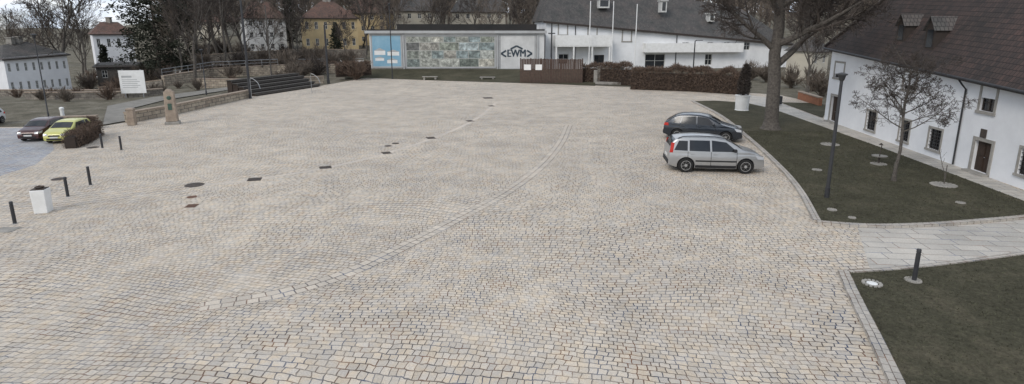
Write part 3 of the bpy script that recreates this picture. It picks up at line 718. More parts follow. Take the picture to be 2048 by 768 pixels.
pole(1384,172,82,0.09,'dark lamp post with flat head by the hedge',head='arm')
pole(98,238,70,0.05,'thin dark lamp post by the parking place',head='flat')
pole(1102,158,55,0.12,'dark cross shaped post by the fence',name='cross_post',head='cross',cat='post')
for px,t in ((1177,2),(1222,2),(1268,8)):
    pole(px,150,t,0.09,'white flagpole before the workshop building',name='flagpole',m='wpaint',cat='flagpole',Yf=93)
pole(545,175,10,0.09,'tall grey mast near the terrace',name='mast',m='timber',cat='mast')
# ---------------- walls, fences on the slope
def lowwall(name,label,pts,h,w_,m,cop=True,cat='wall'):
    p0=Vector(pts[0]);e=thing(name,label,cat,p0)
    mb=MB()
    def seg(mb,off0,off1,ww):
        for i in range(len(pts)-1):
            a=Vector(pts[i]);b=Vector(pts[i+1]);d=Vector((b.x-a.x,b.y-a.y,0)).normalized();q=Vector((-d.y,d.x,0))*ww/2
            vs=[a-q,b-q,b+q,a+q]
            lo=[v+Vector((0,0,off0)) for v in vs];hi=[v+Vector((0,0,off1)) for v in vs]
            mb.add(lo+hi,[(0,3,2,1),(4,5,6,7),(0,1,5,4),(1,2,6,5),(2,3,7,6),(3,0,4,7)])
    seg(mb,-1.2,h,w_);mb.make('masonry',m,e)
    if cop:
        mb=MB();seg(mb,h,h+.1,w_+.12);mb.make('coping',M['sand'],e)
def blockmat(name,a,b_,bw=0.6,rh=0.3):
    m,n,b=nt(name);b.inputs['Roughness'].default_value=0.9
    ge=n.nodes.new('ShaderNodeNewGeometry');sp=n.nodes.new('ShaderNodeSeparateXYZ');n.links.new(ge.outputs['Position'],sp.inputs[0])
    cx=n.nodes.new('ShaderNodeCombineXYZ');n.links.new(math_(n,'ADD',sp.outputs[0],math_(n,'MULTIPLY',sp.outputs[1],0.5)),cx.inputs[0]);n.links.new(sp.outputs[2],cx.inputs[1])
    br=n.nodes.new('ShaderNodeTexBrick');br.inputs['Scale'].default_value=1;br.inputs['Brick Width'].default_value=bw;br.inputs['Row Height'].default_value=rh;br.inputs['Mortar Size'].default_value=.02
    br.inputs['Color1'].default_value=(*a,1);br.inputs['Color2'].default_value=(*b_,1);br.inputs['Mortar'].default_value=(.1,.09,.08,1);n.links.new(cx.outputs[0],br.inputs['Vector'])
    no=noi(n,ge.outputs['Position'],2.0,6,.7);f=ramp(n,no.outputs['Fac'],[(.3,(.6,.6,.6)),(.7,(1.25,1.25,1.25))]);c=mixc(n,1.0,br.outputs['Color'],f,'MULTIPLY');n.links.new(c,b.inputs['Base Color']);return m
bm1=blockmat('sandstone_blocks',(0.42,0.36,0.28),(0.28,0.23,0.18));bm2=blockmat('rubble_blocks',(0.28,0.25,0.21),(0.17,0.15,0.13),.5,.28)
lowwall('garden_wall','low sandstone block wall with pale coping along the square',gp([(255,246),(350,228),(430,210),(500,195)]),0.75,0.4,bm1)
def Tp(px,Yv,dz=0):
    x=(px-CX)/F*(Yv*cP+2);return Vector((x,Yv,T(x,Yv)+dz))
lowwall('garden_wall','rough stone retaining wall below the white house',[Tp(-60,73),Tp(60,71),Tp(190,70),Tp(250,69)],0.7,0.4,bm2)
lowwall('garden_wall','second rough stone wall along the sunken street',[Tp(60,62),Tp(150,61),Tp(260,63),Tp(330,66)],0.6,0.4,bm2)
lowwall('terrace_wall','pale terrace wall climbing beyond the timber steps',[Tp(330,80),Tp(430,88),Tp(560,92),Tp(735,93)],1.3,0.5,bm1)
lowwall('terrace_wall','upper retaining wall on the hillside garden',[Tp(380,104),Tp(500,108),Tp(620,112),Tp(735,112)],1.6,0.5,bm2)
lowwall('terrace_wall','long low stone wall beyond the notice board',[Tp(200,84),Tp(330,80)],0.8,0.4,bm2)
lowwall('terrace_wall','low pale wall behind the seating steps',[Tp(400,74),Tp(520,73),Tp(650,78)],0.9,0.4,bm1)
lowwall('garden_wall','short low stone wall behind the clipped hedge',gp([(112,247),(196,244)]),0.45,0.4,bm1)
sheet('garden_path',[tuple(G(*q)[:2]) for q in [(205,250),(255,241),(250,220),(330,200),(480,176),(470,172),(300,195),(215,212)]],0.01,M['asph'])
mb=MB();a=[Tp(q,y,.12) for q,y in ((300,96),(420,99),(560,102),(730,103))];b=[Tp(q,y,.12) for q,y in ((300,99),(420,103),(560,107),(730,108))]
mb.v=a+b;mb.f=[[0,1,5,4],[1,2,6,5],[2,3,7,6]];mb.m=[0]*3;o=mb.make('hillside_path',M['slab']);o['kind']='structure'
def railing(pts,h,label,m):
    p0=Vector(pts[0]);e=thing('railing',label,'railing',p0);mb=MB()
    mb.tube([Vector(p)+Vector((0,0,h)) for p in pts],[.04]*len(pts),6);mb.tube([Vector(p)+Vector((0,0,h*.55)) for p in pts],[.025]*len(pts),6);mb.make('rail',m,e)
    mb=MB()
    for i in range(len(pts)-1):
        a,b=Vector(pts[i]),Vector(pts[i+1]);k=max(1,int((b-a).length/2))
        for j in range(k+1):
            p=a.lerp(b,j/k);mb.tube([p,p+Vector((0,0,h))],[.03,.03],5)
    mb.make('stanchions',m,e)
railing([Tp(330,79.5,1.3),Tp(430,87.5,1.3),Tp(560,91.5,1.3)],1.0,'pale metal railing on top of the terrace wall',M['galv'])
railing([Tp(400,98,.1),Tp(560,101,.1),Tp(730,102,.1)],1.0,'light metal railing beside the hillside path',M['galv'])
# monument
def taper(mb,w0,d0,w1,d1,z0,z1,mi=0):
    mb.add([(-w0,-d0,z0),(w0,-d0,z0),(w0,d0,z0),(-w0,d0,z0),(-w1,-d1,z1),(w1,-d1,z1),(w1,d1,z1),(-w1,d1,z1)],[(0,3,2,1),(4,5,6,7),(0,1,5,4),(1,2,6,5),(2,3,7,6),(3,0,4,7)],mi)
p=G(346,248);e=thing('monument','tall tapered sandstone stele with green bronze relief','monument',p,rz=0.35)
hM=ZT(346,248,178);mb=MB()
taper(mb,.40,.32,.33,.26,.22,hM*.94);taper(mb,.27,.22,.15,.14,hM*.94,hM)
mb.make('stele',M['sand'],e,local=True,bevel=.05)
mb=MB();taper(mb,.50,.42,.47,.40,-.05,.22);mb.make('plinth',M['stone'],e,local=True,bevel=.03)
mb=MB();mb.lathe([(.15,0),(.15,.04),(.1,.07),(.02,.08)],20,0,Matrix.Translation((0,-.27,hM*.76))@Matrix.Rotation(math.pi/2,4,'X'));mb.make('relief',M['bronze'],e,local=True,smooth=True)
mb=MB();mb.box((-.13,-.325,hM*.42),(.13,-.27,hM*.6));mb.make('plaque',M['bronze'],e,local=True)
p=G(265,250);e=thing('stone_pillar','short square sandstone pillar at the wall end','pillar',p,rz=.2);mb=MB();hh=ZT(265,250,216);taper(mb,.26,.25,.24,.23,0,hh-.1);mb.make('shaft',M['sand'],e,local=True,bevel=.03)
mb=MB();taper(mb,.30,.28,.18,.16,hh-.1,hh);mb.make('cap',M['sand'],e,local=True,bevel=.02)
# notice board
yb=G(268,196).y;A=V(243,187,yb);B=V(293,182,yb+.5);e=thing('notice_board','large white notice board on two metal posts','sign',Vector((A.x,A.y,0)))
Mx,L=wallM(A,B);z0=V(243,187,yb).z;z1=V(243,141,yb).z
mb=MB();mb.box((0,0,z0),(L,.06,z1),0,Mx);mb.make('panel',M['wpaint'],e,bevel=.01)
for u in (.35,L-.35):
    mb=MB();mb.tube([Mx@Vector((u,-.06,0)),Mx@Vector((u,-.06,z1+.1))],[.05,.05],8);mb.make('post',M['galv'],e)
mb=MB();mb.box((L*.1,.06,z1-.75),(L*.5,.066,z1-.55),0,Mx)
for i in range(5): mb.box((L*.1,.06,z1-1.0-i*.2),(L*(.8 if i%2 else .7),.065,z1-.94-i*.2),0,Mx)
mb.make('printed_lines',M['greyw'],e)
# timber seating steps
A=G(512,193);B=G(642,173);e=thing('seating_steps','stepped dark timber seating on a stone base','seating',A);Mx,L=wallM(A,B)
for i in range(5):
    mb=MB();zt=.33*(i+1)
    for k in range(3): mb.box((0,-.75*(i)-.06-.24*k-.2,zt-.07),(L,-.75*i-.06-.24*k,zt),0,Mx)
    mb.box((.05,-.75*i-.14,zt-.24),(L-.05,-.75*i-.08,zt-.1),0,Mx)
    mb.make('timber_tier',M['timber'],e)
mb=MB();
for i in range(5): mb.box((.15,-.75*i-.8,-.05),(L-.15,-.75*i-.15,.33*(i+1)-.085),0,Mx)
mb.make('base',M['hedgecore'],e)
for qx,yy in ((500,60),(622,66)):
    mb=MB();p=Vector((V(qx,160,yy).x,yy,0.3));z1=2.1
    pts=[(p.x,p.y,0),(p.x,p.y,z1-.2),(p.x+.2,p.y,z1+.02),(p.x+.9,p.y-.3,z1-.4),(p.x+1.2,p.y-.5,z1-1.0)]
    mb.tube(catmull(pts,5),[.03]*21,8);top(mb.make('handrail',M['galv'],smooth=True),'curved pale metal handrail beside the seating steps','handrail','handrails at the seating')
# white planter
def planter(px,py,pt_,w_,label):
    p=G(px,py);hh=ZT(px,py,pt_);e=thing('planter',label,'planter',p,rz=.25)
    mb=MB();taper(mb,w_*.46,w_*.46,w_*.5,w_*.5,0,hh);o=mb.make('pot',M['wpaint'],e,local=True,bevel=.02)
    mb=MB();taper(mb,w_*.44,w_*.44,w_*.44,w_*.44,hh,hh+.03);mb.lathe([(w_*.25,0),(w_*.32,.06),(w_*.28,.07)],14,c=(0,0,hh+.03));mb.make('bowl',M['iron'],e,local=True)
    mb=MB();mb.blades(160,lambda:Vector((U(-.1,.1),U(-.1,.1),hh+.06)),.09,lambda:Vector((U(-1,1),U(-1,1),U(.1,.9))),.12);mb.make('withered_flowers',M['hedge'],e,local=True)
planter(88,424,378,.5,'tall white square planter with withered flowers')
# round white pedestal
p=G(1483,221);e=thing('pedestal_planter','round white pedestal planter holding a dark evergreen','planter',p);mb=MB();hh=ZT(1483,221,190)
mb.lathe([(.62,0),(.60,.06),(.56,.1),(.6,hh-.12),(.66,hh-.1),(.66,hh)],28);mb.make('pot',M['wpaint'],e,local=True,smooth=True)
mb=MB();ht=ZT(1483,221,130)-hh
def cf_():
    z=R()**.8;r=.62*(math.sin(math.pi*min(1,z*.75+.2))**.6)*(1-z*.45)*(0.6+.45*R());a=U(0,6.28);return Vector((r*math.cos(a)+.08*z,r*math.sin(a),hh+z*ht))
mb.blades(3000,cf_,.20,lambda:Vector((U(-1,1),U(-1,1),U(-.3,1.4))),.16);mb.tube([(0,0,hh),(.05,0,hh+ht*.9)],[.12,.03],8);mb.make('evergreen',M['twig'],e,local=True)
# marker pillar near hedge
p=G(127,240);e=thing('marker_pillar','small white round pillar beside the low wall','pillar',p);hh=ZT(127,240,214);mb=MB();mb.lathe([(.14,0),(.14,hh*.8),(.17,hh*.82),(.16,hh*.95),(.05,hh)],14);mb.make('shaft',M['wpaint'],e,local=True,smooth=True)
mb=MB();mb.lathe([(.18,0),(.18,.06)],14);mb.make('foot',M['stone'],e,local=True)
# litter bin beside the lime tree
p=G(1558,211);e=thing('litter_bin','small dark litter bin beside the lime tree','bin',p);mb=MB();mb.lathe([(.2,.12),(.24,.15),(.25,.8),(.2,.82)],16);mb.make('drum',M['metal'],e,local=True,smooth=True)
mb=MB();mb.tube([(0,0,0),(0,0,.14)],[.05,.05],8);mb.make('stand',M['metal'],e,local=True);mb=MB();mb.lathe([(.26,.82),(.26,.86),(.12,.92)],16);mb.make('lid',M['metal'],e,local=True)
# memorial
A=G(1187,168);B=G(1254,169);e=thing('memorial_wall','grey stone memorial wall with raised ends and plaque','memorial',A);Mx,L=wallM(A,B);h1=ZT(1220,168,133)
mb=MB();mb.box((.5,-.6,0),(L-.5,-.1,h1*.95),0,Mx);mb.box((0,-.75,0),(.5,.1,h1*.8),0,Mx);mb.box((L-.5,-.75,0),(L,.1,h1*.8),0,Mx);mb.make('wall',M['stone'],e,bevel=.05)
mb=MB();mb.box((.2,.1,0),(L-.2,.7,.35),0,Mx);mb.make('step',M['stone'],e,bevel=.03)
mb=MB();mb.box((1.1,-.1,h1*.35),(L-1.1,-.06,h1*.72),0,Mx);mb.make('plaque',M['iron'],e)
mb=MB();mb.box((.4,-.68,h1*.95),(L-.4,-.02,h1),0,Mx);mb.make('coping',M['stone'],e)
# brown fence with white sheets
A=G(1040,166);B=G(1165,168);e=thing('timber_fence','tall dark brown timber fence with white notices','fence',A);Mx,L=wallM(A,B);h1=ZT(1100,167,118)
mb=MB();k=int(L/.22)
for i in range(k): mb.box((i*L/k,-.03,0),(i*L/k+L/k*.86,.0,h1+U(-.03,.03)),0,Mx)
mb.make('boards',M['brownfence'],e)
mb=MB()
for i in range(7): u=i*(L-.15)/6;mb.box((u,-.14,0),(u+.14,-.032,h1+.1),0,Mx)
mb.make('posts',M['brownfence'],e)
for q in ((1048,1062,129,140),(1071,1084,129,140)):
    o=rect(A,B,L,*q);mb=MB();mb.box((o[0],.0,o[2]),(o[1],.03,o[3]),0,Mx);mb.make('notice',M['wpaint'],e)
# small benches near the poster building
for px,py in ((770,150),(860,160),(975,161)):
    p=G(px,py);e=thing('park_bench','stone bench on the grass before the posters','bench',p,group='benches by the posters')
    mb=MB();mb.box((-1.1,-.3,.42),(1.1,.3,.52));mb.make('seat',M['stone'] if px>800 else M['timber'],e,local=True,bevel=.02)
    for s in (-.8,.8):
        mb=MB();mb.box((s-.12,-.22,-.02),(s+.12,.22,.42));mb.make('leg',M['stone'],e,local=True)
lowwall('brick_wall','short red brick wall beyond the lawn corner',gp([(1598,198),(1640,212)]),0.75,0.3,M['brick'])
# bird table
p=G(1757,326,.05);hh=V(1757,288,p.y).z;e=thing('bird_table','small iron bird table with shallow bowl on the lawn','bird table',p)
mb=MB();mb.tube([(0,0,0),(0,0,.35)],[.06,.05],10);mb.tube([(0.0,0,.35),(.05,0,hh-.05)],[.025,.02],8);mb.make('stem',M['iron'],e,local=True)
mb=MB();mb.lathe([(.05,.3),(.36,.36),(.38,.41),(.33,.41),(.05,.36)],20);mb.make('bowl',M['stone'],e,local=True,smooth=True)
mb=MB();mb.lathe([(.02,hh-.08),(.12,hh-.1),(.02,hh)],8);mb.make('top_ornament',M['iron'],e,local=True)
# ---------------- trees
def bare_tree(name,label,height,tr,seed,fork=0.3,nch=(7,6,6,5),spread=0.8,twigm='twig',wob=.18,trop=.12,lenf=.62,rmin=.006,lean=(0,0),group=None,loc=(0,0,0),rz=0,thick=1.0,droop=0,minang=.5):
    rnd=random.Random(seed);tk=MB();cr=MB();mx=len(nch)
    def ru(a,b): return rnd.uniform(a,b)
    def rot(d,ang):
        q=d.cross(Vector((ru(-1,1),ru(-1,1),ru(-1,1))))
        if q.length<.01:q=d.orthogonal()
        q.normalize();return (d*math.cos(ang)+q*math.sin(ang)).normalized()
    def grow(p,d,l,r,lev):
        ns=(7,5,4,3,2,2)[lev];pts=[p.copy()];rad=[r];dd=d.copy()
        ds=[dd.copy()]
        for i in range(ns):
            tz=trop if lev<mx-1 else trop-droop
            dd=(dd+Vector((ru(-1,1),ru(-1,1),ru(-1,1)))*wob+Vector((0,0,tz))).normalized()
            p=p+dd*l/ns;pts.append(p.copy());ds.append(dd.copy());rad.append(max(rmin,r*(1-(i+1)/ns*(.5 if lev==0 else .72))))
        (tk if lev<=1 else cr).tube(pts,rad,(12,7,5,3,3,3)[lev],0,False)
        if lev<mx:
            k=nch[lev]
            for j in range(k):
                t=fork+(1-fork)*((j+ru(.2,.9))/k) if lev==0 else .22+.78*((j+ru(0,1))/k)
                t=min(t,.999);i=int(t*ns);q=pts[i].lerp(pts[i+1],t*ns-i);rr_=rad[i]
                ang=ru(minang,minang+.6)*spread*1.2
                nd=rot(ds[i],ang)
                if lev==0:
                    az=j*2.4+ru(-.4,.4);el=ang;nd=Vector((math.cos(az)*math.sin(el),math.sin(az)*math.sin(el),math.cos(el)))
                ll=l*(lenf if lev else lenf*1.05)*ru(.7,1.15)*(1.15-.45*t if lev==0 else 1.1-.5*t)
                grow(q,nd,ll,max(rmin,rr_*ru(.42,.62)*thick),lev+1)
    grow(Vector((0,0,0)),Vector((lean[0],lean[1],1)).normalized(),height,tr,0)
    tk.lathe([(tr*1.6,-.05),(tr*1.25,.15),(tr*1.02,.6),(tr*.9,.9)],12)
    e=thing(name,label,'tree',loc,rz,group)
    tk.make('trunk',M['bark'],e,local=True,smooth=True);cr.make('crown',M[twigm],e,local=True)
    return e
p=G(1541,258,.04)
big=bare_tree('lime_tree','huge bare lime tree with forked limbs on the lawn',12.5,.50,11,fork=.34,nch=(11,8,7,6,4),spread=.88,lenf=.64,rmin=.012,wob=.16,trop=.10,loc=p,rz=.4,thick=1.15)
p=G(1787,362,.04)
sm=bare_tree('young_tree','slender bare young tree with fine spreading twigs',5.2,.08,5,fork=.44,nch=(18,9,8,6),spread=1.05,lenf=.47,rmin=.007,wob=.17,trop=.07,loc=p,lean=(.05,0),minang=.6)
p=G(1888,368,.05);hh=V(1888,306,p.y).z
bare_tree('sapling','thin bare sapling tied inside a sett ring',hh,.018,3,fork=.6,nch=(5,3),spread=.5,lenf=.25,rmin=.004,loc=p)
lib=[bare_tree('bare_tree','tall bare deciduous tree on the slope',11,.22,21+i,fork=.22,nch=(9,7,5,4),spread=.75,lenf=.6,rmin=.024,twigm='twig2' if i%2 else 'twig',group='bare trees on the slope',loc=(0,0,0)) for i in range(4)]
spots=[(135,95,1.35),(60,120,.9),(165,135,1.0),(345,96,1.2),(395,78,.95),(420,100,1.1),(455,92,1.1),(470,112,1.25),(590,116,.8),(545,105,.8),(585,135,1.3),(640,138,1.0),(735,118,.9),(730,135,1.1),(775,130,1.0),(860,135,1.1),(950,132,1.0),(1050,126,1.1),(1085,135,1.2),(1600,95,1.2),(1640,90,1.1),(1690,110,1.2),(1550,110,1.2),(1500,125,1.2),(345,130,1.2),(380,120,1.3),(620,150,1.3),(370,88,.8),(1610,66,.7),(1720,90,1.1),
 (400,94,1.0),(440,108,1.2),(490,100,.8),(510,138,1.3),(600,108,.6),(790,112,.8),(885,116,.8),(980,115,.8),(1035,114,.9),(1070,112,.9),(800,150,1.3),(1020,150,1.3),(690,106,.55),(170,150,1.2),(30,160,1.0),(110,150,1.1),(880,150,1.3),(660,160,1.4),(760,160,1.4)]
for i,(px,Yv,s) in enumerate(spots):
    x=(px-CX)/F*(Yv*cP+2);loc=(x,Yv,T(x,Yv)-.1)
    o=lib[i%4]
    if i<4: o.location=loc;o.scale=(s,s,s);o.rotation_euler=(0,0,U(0,6))
    else: copy_thing(o,loc,U(0,6),s*U(.95,1.1))
def conifer(px,Yv,ptop,pw,label,dense=5000,name='pine_tree',blunt=1.6,low=.14):
    x=(px-CX)/F*(Yv*cP+2);z0=T(x,Yv);zt=V(px,ptop,Yv).z;h=zt-z0;w_=pw/F*Yv/2
    e=thing(name,label,'tree',(x,Yv,z0));mb=MB();mb.tube([(0,0,-.2),(0,0,h*.95)],[.3,.05],8);mb.make('trunk',M['bark'],e,local=True)
    mb=MB();nb=60
    for b in range(nb):
        z=h*(low+(.98-low)*b/nb);rr_=w_*(1-(b/nb)**blunt)*U(.6,1.1)+.25;az=b*2.4+U(-.3,.3)
        tip=Vector((math.cos(az)*rr_,math.sin(az)*rr_,z-rr_*.05));mb.tube([(0,0,z),tip],[.06,.02],4)
        k=int(dense/nb)
        def pf():
            t=R()**.6;c_=Vector((0,0,z)).lerp(tip,t);s=.42*rr_*(1.1-t*.6);return c_+Vector((random.gauss(0,s*.45),random.gauss(0,s*.45),random.gauss(0,s*.3)))
        mb.blades(k,pf,.36,lambda:Vector((U(-1,1),U(-1,1),U(-.5,.8))),.3)
    mb.make('crown',M['needle'],e,local=True)
conifer(325,90,-90,140,'massive dark pine beside the white house',11000,blunt=4.5,low=.14)
conifer(677,118,44,24,'narrow dark conifer before the ochre house',1800)
conifer(215,105,88,24,'small dark conifer near the garage',1800)
conifer(585,130,-20,46,'dark evergreen between hillside houses',2500)
# hedges & shrubs
def hedge(name,label,pts,h,w_,n_,tall=.25,m='hedge'):
    p0=Vector(pts[0]);e=thing(name,label,'hedge',p0);mb=MB()
    segs=[(Vector(pts[i]),Vector(pts[i+1])) for i in range(len(pts)-1)];tot=sum((b-a).length for a,b in segs)
    for a,b in segs:
        d=(b-a).normalized();q=Vector((-d.y,d.x,0))*w_*.36;vs=[a-q,b-q,b+q,a+q]
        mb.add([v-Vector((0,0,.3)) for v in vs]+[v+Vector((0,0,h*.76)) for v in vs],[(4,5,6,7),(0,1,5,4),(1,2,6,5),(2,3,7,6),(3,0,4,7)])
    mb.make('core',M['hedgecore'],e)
    mb=MB()
    def pf():
        t=R()*tot
        for a,b in segs:
            l=(b-a).length
            if t<=l: break
            t-=l
        d=(b-a).normalized();q=Vector((-d.y,d.x,0));c_=a+d*t
        hh=h*(1+.3*noise.noise(Vector((c_.x*.8,c_.y*.8,3))))
        s=R()
        if s<.35: return c_+q*U(-.5,.5)*w_+Vector((0,0,hh*U(.8,1)))
        return c_+q*(-.5 if s<.7 else .5)*w_*U(.8,1.15)+Vector((0,0,hh*R()))
    mb.blades(n_,pf,tall,lambda:Vector((U(-1,1),U(-1,1),U(-.2,1.4))),.08)
    mb.make('twigs',M[m],e)
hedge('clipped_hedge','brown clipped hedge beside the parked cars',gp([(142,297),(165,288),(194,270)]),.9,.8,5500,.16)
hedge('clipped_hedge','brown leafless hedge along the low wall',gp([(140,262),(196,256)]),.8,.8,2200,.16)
hedge('tall_hedge','long tall brown hedge before the workshop building',gp([(1262,178),(1380,182),(1488,189)]),ZT(1380,182,137),1.4,17000,.3)
hedge('tall_hedge','brown hedge behind the memorial wall',gp([(1165,166),(1262,170)]),ZT(1210,167,128),1.2,7000,.3)
hedge('tall_hedge','brown hedge behind the benches',[V(672,150,84),V(742,146,86)],1.6,1.2,3000,.3)
hedge('garden_hedge','brown hedge above the terrace wall',[Tp(440,94),Tp(600,97),Tp(735,97)],1.2,1.2,7000,.3)
def shrub(px,Yv,r,h,m='twig2',label='bare twiggy shrub on the garden slope'):
    x=(px-CX)/F*(Yv*cP+2);z0=T(x,Yv);mb=MB()
    for _ in range(int(34)):
        az=U(0,6.28);el=U(.1,1.0);d=Vector((math.cos(az)*math.sin(el),math.sin(az)*math.sin(el),math.cos(el)));l=h*U(.6,1.1)
        a=Vector((x+U(-.2,.2),Yv+U(-.2,.2),z0-.1));b=a+d*l*.7;mb.tube([a,b,b+(d+Vector((U(-.3,.3),U(-.3,.3),.3)))*l*.4],[.03,.02,.008],3,0,False)
        mb.blades(28,lambda:a.lerp(b,U(.4,1.5)),h*.28,lambda:d+Vector((U(-1,1),U(-1,1),U(-.5,1))),.045)
    o=mb.make('shrub',M[m]);top(o,label,'shrub','shrubs on the slope')
for i in range(70):
    px=U(150,740);Yv=U(80,118)
    shrub(px,Yv,U(1,2),U(1.4,3.2),random.choice(['twig','twig2','twig2','hedge']))
for px,Yv in ((40,66),(110,64),(160,66),(215,70),(310,72),(360,74),(400,70),(240,66),(180,72),(140,58),(90,60),(225,60),(430,76),(470,78),(330,68)):
    shrub(px,Yv,1.2,U(.8,1.4),random.choice(['twig2','hedge']),'low brown shrub beside the garden path')
for px,Yv in ((1580,72),(1620,68),(1640,62),(1530,80),(1500,84)):
    shrub(px,Yv,1.8,2.4,'twig2','bare shrub near the lawn corner')
# distant wood on the hill
mb=MB()
for i in range(480):
    Yv=U(170,330);px=U(360,1900);x=(px-CX)/F*Yv;z=T(x,Yv);h=U(9,16)
    mb.tube([(x,Yv,z-.3),(x+U(-1,1),Yv,z+h*.8)],[.3,.08],4,0,False)
    for k in range(80):
        t=U(.25,1);az=U(0,6.28);a=Vector((x,Yv,z+h*t));d=Vector((math.cos(az),math.sin(az)*.6,U(.3,1.4))).normalized();l=h*.32*(1.25-t)
        q=Vector((.13,0,0.06));o=len(mb.v);mb.v+=[a-q,a+q,a+d*l*1.6];mb.f.append([o,o+1,o+2]);mb.m.append(0)
o=mb.make('distant_wood',M['twig2']);o['kind']='stuff'
# ---------------- cars
def paintmat(name,c,metal=.5,rough=.35):
    m=mat(name,c,tuple(x*.93 for x in c),rough=rough,scale=1.5,metal=metal,spec=.5,coat=.6);return m
M['tyre']=mat('tyre_rubber',(.02,.02,.02),rough=.9);M['rim']=mat('alloy_rim',(.5,.5,.5),rough=.35,metal=.7);M['trim']=mat('black_trim',(.025,.025,.027),rough=.6)
M['cglass']=mat('car_glass',(.02,.024,.028),(.012,.014,.018),scale=2,rough=.08,spec=.45)
M['redl']=mat('red_lamp',(.5,.03,.02),rough=.25);M['clearl']=mat('clear_lamp',(.55,.57,.6),rough=.15,spec=.7);M['plate']=mat('number_plate',(.7,.7,.68),rough=.5)
def interp(pr,x):
    if x<=pr[0][0]:return pr[0][1]
    for (a,b),(c_,d) in zip(pr,pr[1:]):
        if x<=c_: return b+(d-b)*(x-a)/(c_-a)
    return pr[-1][1]
def car(name,label,loc,yaw,paint,prof,L,HW,belt,roofz,wx,wr,wins,wind,rearw,sc=1,trim=True,rails=False,rimm='rim',tail=(.86,1.22),head=(.64,.80),lowtrim=True):
    e=thing(name,label,'car',loc,yaw,sc=sc,group='cars parked at the square')
    sm=lambda x:sum(interp(prof,x+d) for d in (-.06,-.03,0,.03,.06))/5 if .1<x<L-.12 else interp(prof,x)
    hw=lambda x:HW*(1-.16*abs((x-L/2)/(L/2))**3.5)
    def side(z):
        return interp([(.15,.90),(.35,.965),(.62,1.0),(belt-.14,.985),(belt-.11,.968),(belt,.962),(belt+.05,.945),(roofz,.74)],z)
    W=lambda x,z:hw(x)*side(z)
    ra=wr*1.16
    def zl(x):
        z=interp([(0,.34),(.25,.24),(.5,.2),(L-.5,.2),(L-.2,.22),(L,.28)],x)
        for c_ in wx:
            if abs(x-c_)<ra: z=max(z,wr+math.sqrt(max(0,ra*ra-(x-c_)**2)))
        return z
    xs=set([0,L,.03,.08,L-.03,L-.08])
    for i in range(61): xs.add(round(L*i/60,4))
    for c_ in wx:
        for i in range(17): xs.add(round(c_-ra*math.cos(math.pi*i/16),4))
    xs=sorted(x for x in xs if 0<=x<=L)
    mb=MB();NS=16;rowsz=[]
    for x in xs:
        zt=sm(x);a=zl(x);sec=[]
        zs_=zt-.035
        for k in range(NS+1):
            z=a+(max(zs_,a+.01)-a)*k/NS;sec.append((W(x,z),z))
        wt=sec[-1][0]
        for f,dz in ((.965,.022),(.88,.036),(.6,.047),(.3,.053),(0,.056)): sec.append((wt*f,zs_+dz))
        full=[(x-L/2,-y,z) for y,z in sec]+[(x-L/2,y,z) for y,z in reversed(sec[:-1])]
        rowsz.append(full)
    n_=len(rowsz[0])
    vs=[p for r in rowsz for p in r];fs=[]
    for i in range(len(rowsz)-1):
        for j in range(n_-1): fs.append((i*n_+j,(i+1)*n_+j,(i+1)*n_+j+1,i*n_+j+1))
        fs.append((i*n_+n_-1,(i+1)*n_+n_-1,(i+1)*n_,i*n_))
    fs.append(tuple(reversed(range(n_))));fs.append(tuple(range((len(rowsz)-1)*n_,len(rowsz)*n_)))
    fs=[tuple(reversed(f)) for f in fs]
    mb.add(vs,fs);body=mb.make('body',paint,e,local=True,smooth=True)
    mb=MB();mb.box((-L/2+.25,-HW*.72,.18),(L/2-.25,HW*.72,.75));mb.make('underbody',M['trim'],e,local=True)
    def spatch(mb,c4,sgn,off=.012,nx_=8,nz_=4):
        (a,b,c_,d)=c4;vs=[];fs=[]
        for j in range(nz_+1):
            for i in range(nx_+1):
                u=i/nx_;v=j/nz_
                x=(a[0]*(1-u)+b[0]*u)*(1-v)+(d[0]*(1-u)+c_[0]*u)*v;z=(a[1]*(1-u)+b[1]*u)*(1-v)+(d[1]*(1-u)+c_[1]*u)*v
                vs.append((x-L/2,sgn*(W(x,z)+off),z))
        for j in range(nz_):
            for i in range(nx_): q=j*(nx_+1)+i;fs.append((q,q+1,q+nx_+2,q+nx_+1) if sgn<0 else (q,q+nx_+1,q+nx_+2,q+1))
        mb.add(vs,fs)
    for s in (-1,1):
        for w4 in wins:
            mb=MB();spatch(mb,w4,s);mb.make('side_window',M['cglass'],body,local=True,smooth=True)
    def tpatch(x0,x1,f0,f1,name):
        mb=MB();vs=[];fs=[];nx_=8;ny=8
        for i in range(nx_+1):
            x=x0+(x1-x0)*i/nx_;z=sm(x)-.035;wt=W(x,z);sl=(sm(min(x+.04,L))-sm(max(x-.04,0)))/.08;nn=Vector((-sl,0,1)).normalized()
            for j in range(ny+1):
                f=-1+2*j/ny;ff=f*(f0+(f1-f0)*i/nx_);zz=z+interp([(0,.056),(.3,.053),(.6,.047),(.88,.036),(.965,.022),(1,0)],abs(ff))
                vs.append(Vector((x-L/2,wt*ff,zz))+nn*.012)
        for i in range(nx_):
            for j in range(ny): q=i*(ny+1)+j;fs.append((q,q+ny+1,q+ny+2,q+1))
        mb.add(vs,fs);mb.make(name,M['cglass'],body,local=True,smooth=True)
    tpatch(wind[0],wind[1],.9,.88,'windscreen');tpatch(rearw[0],rearw[1],.82,.82,'rear_window')
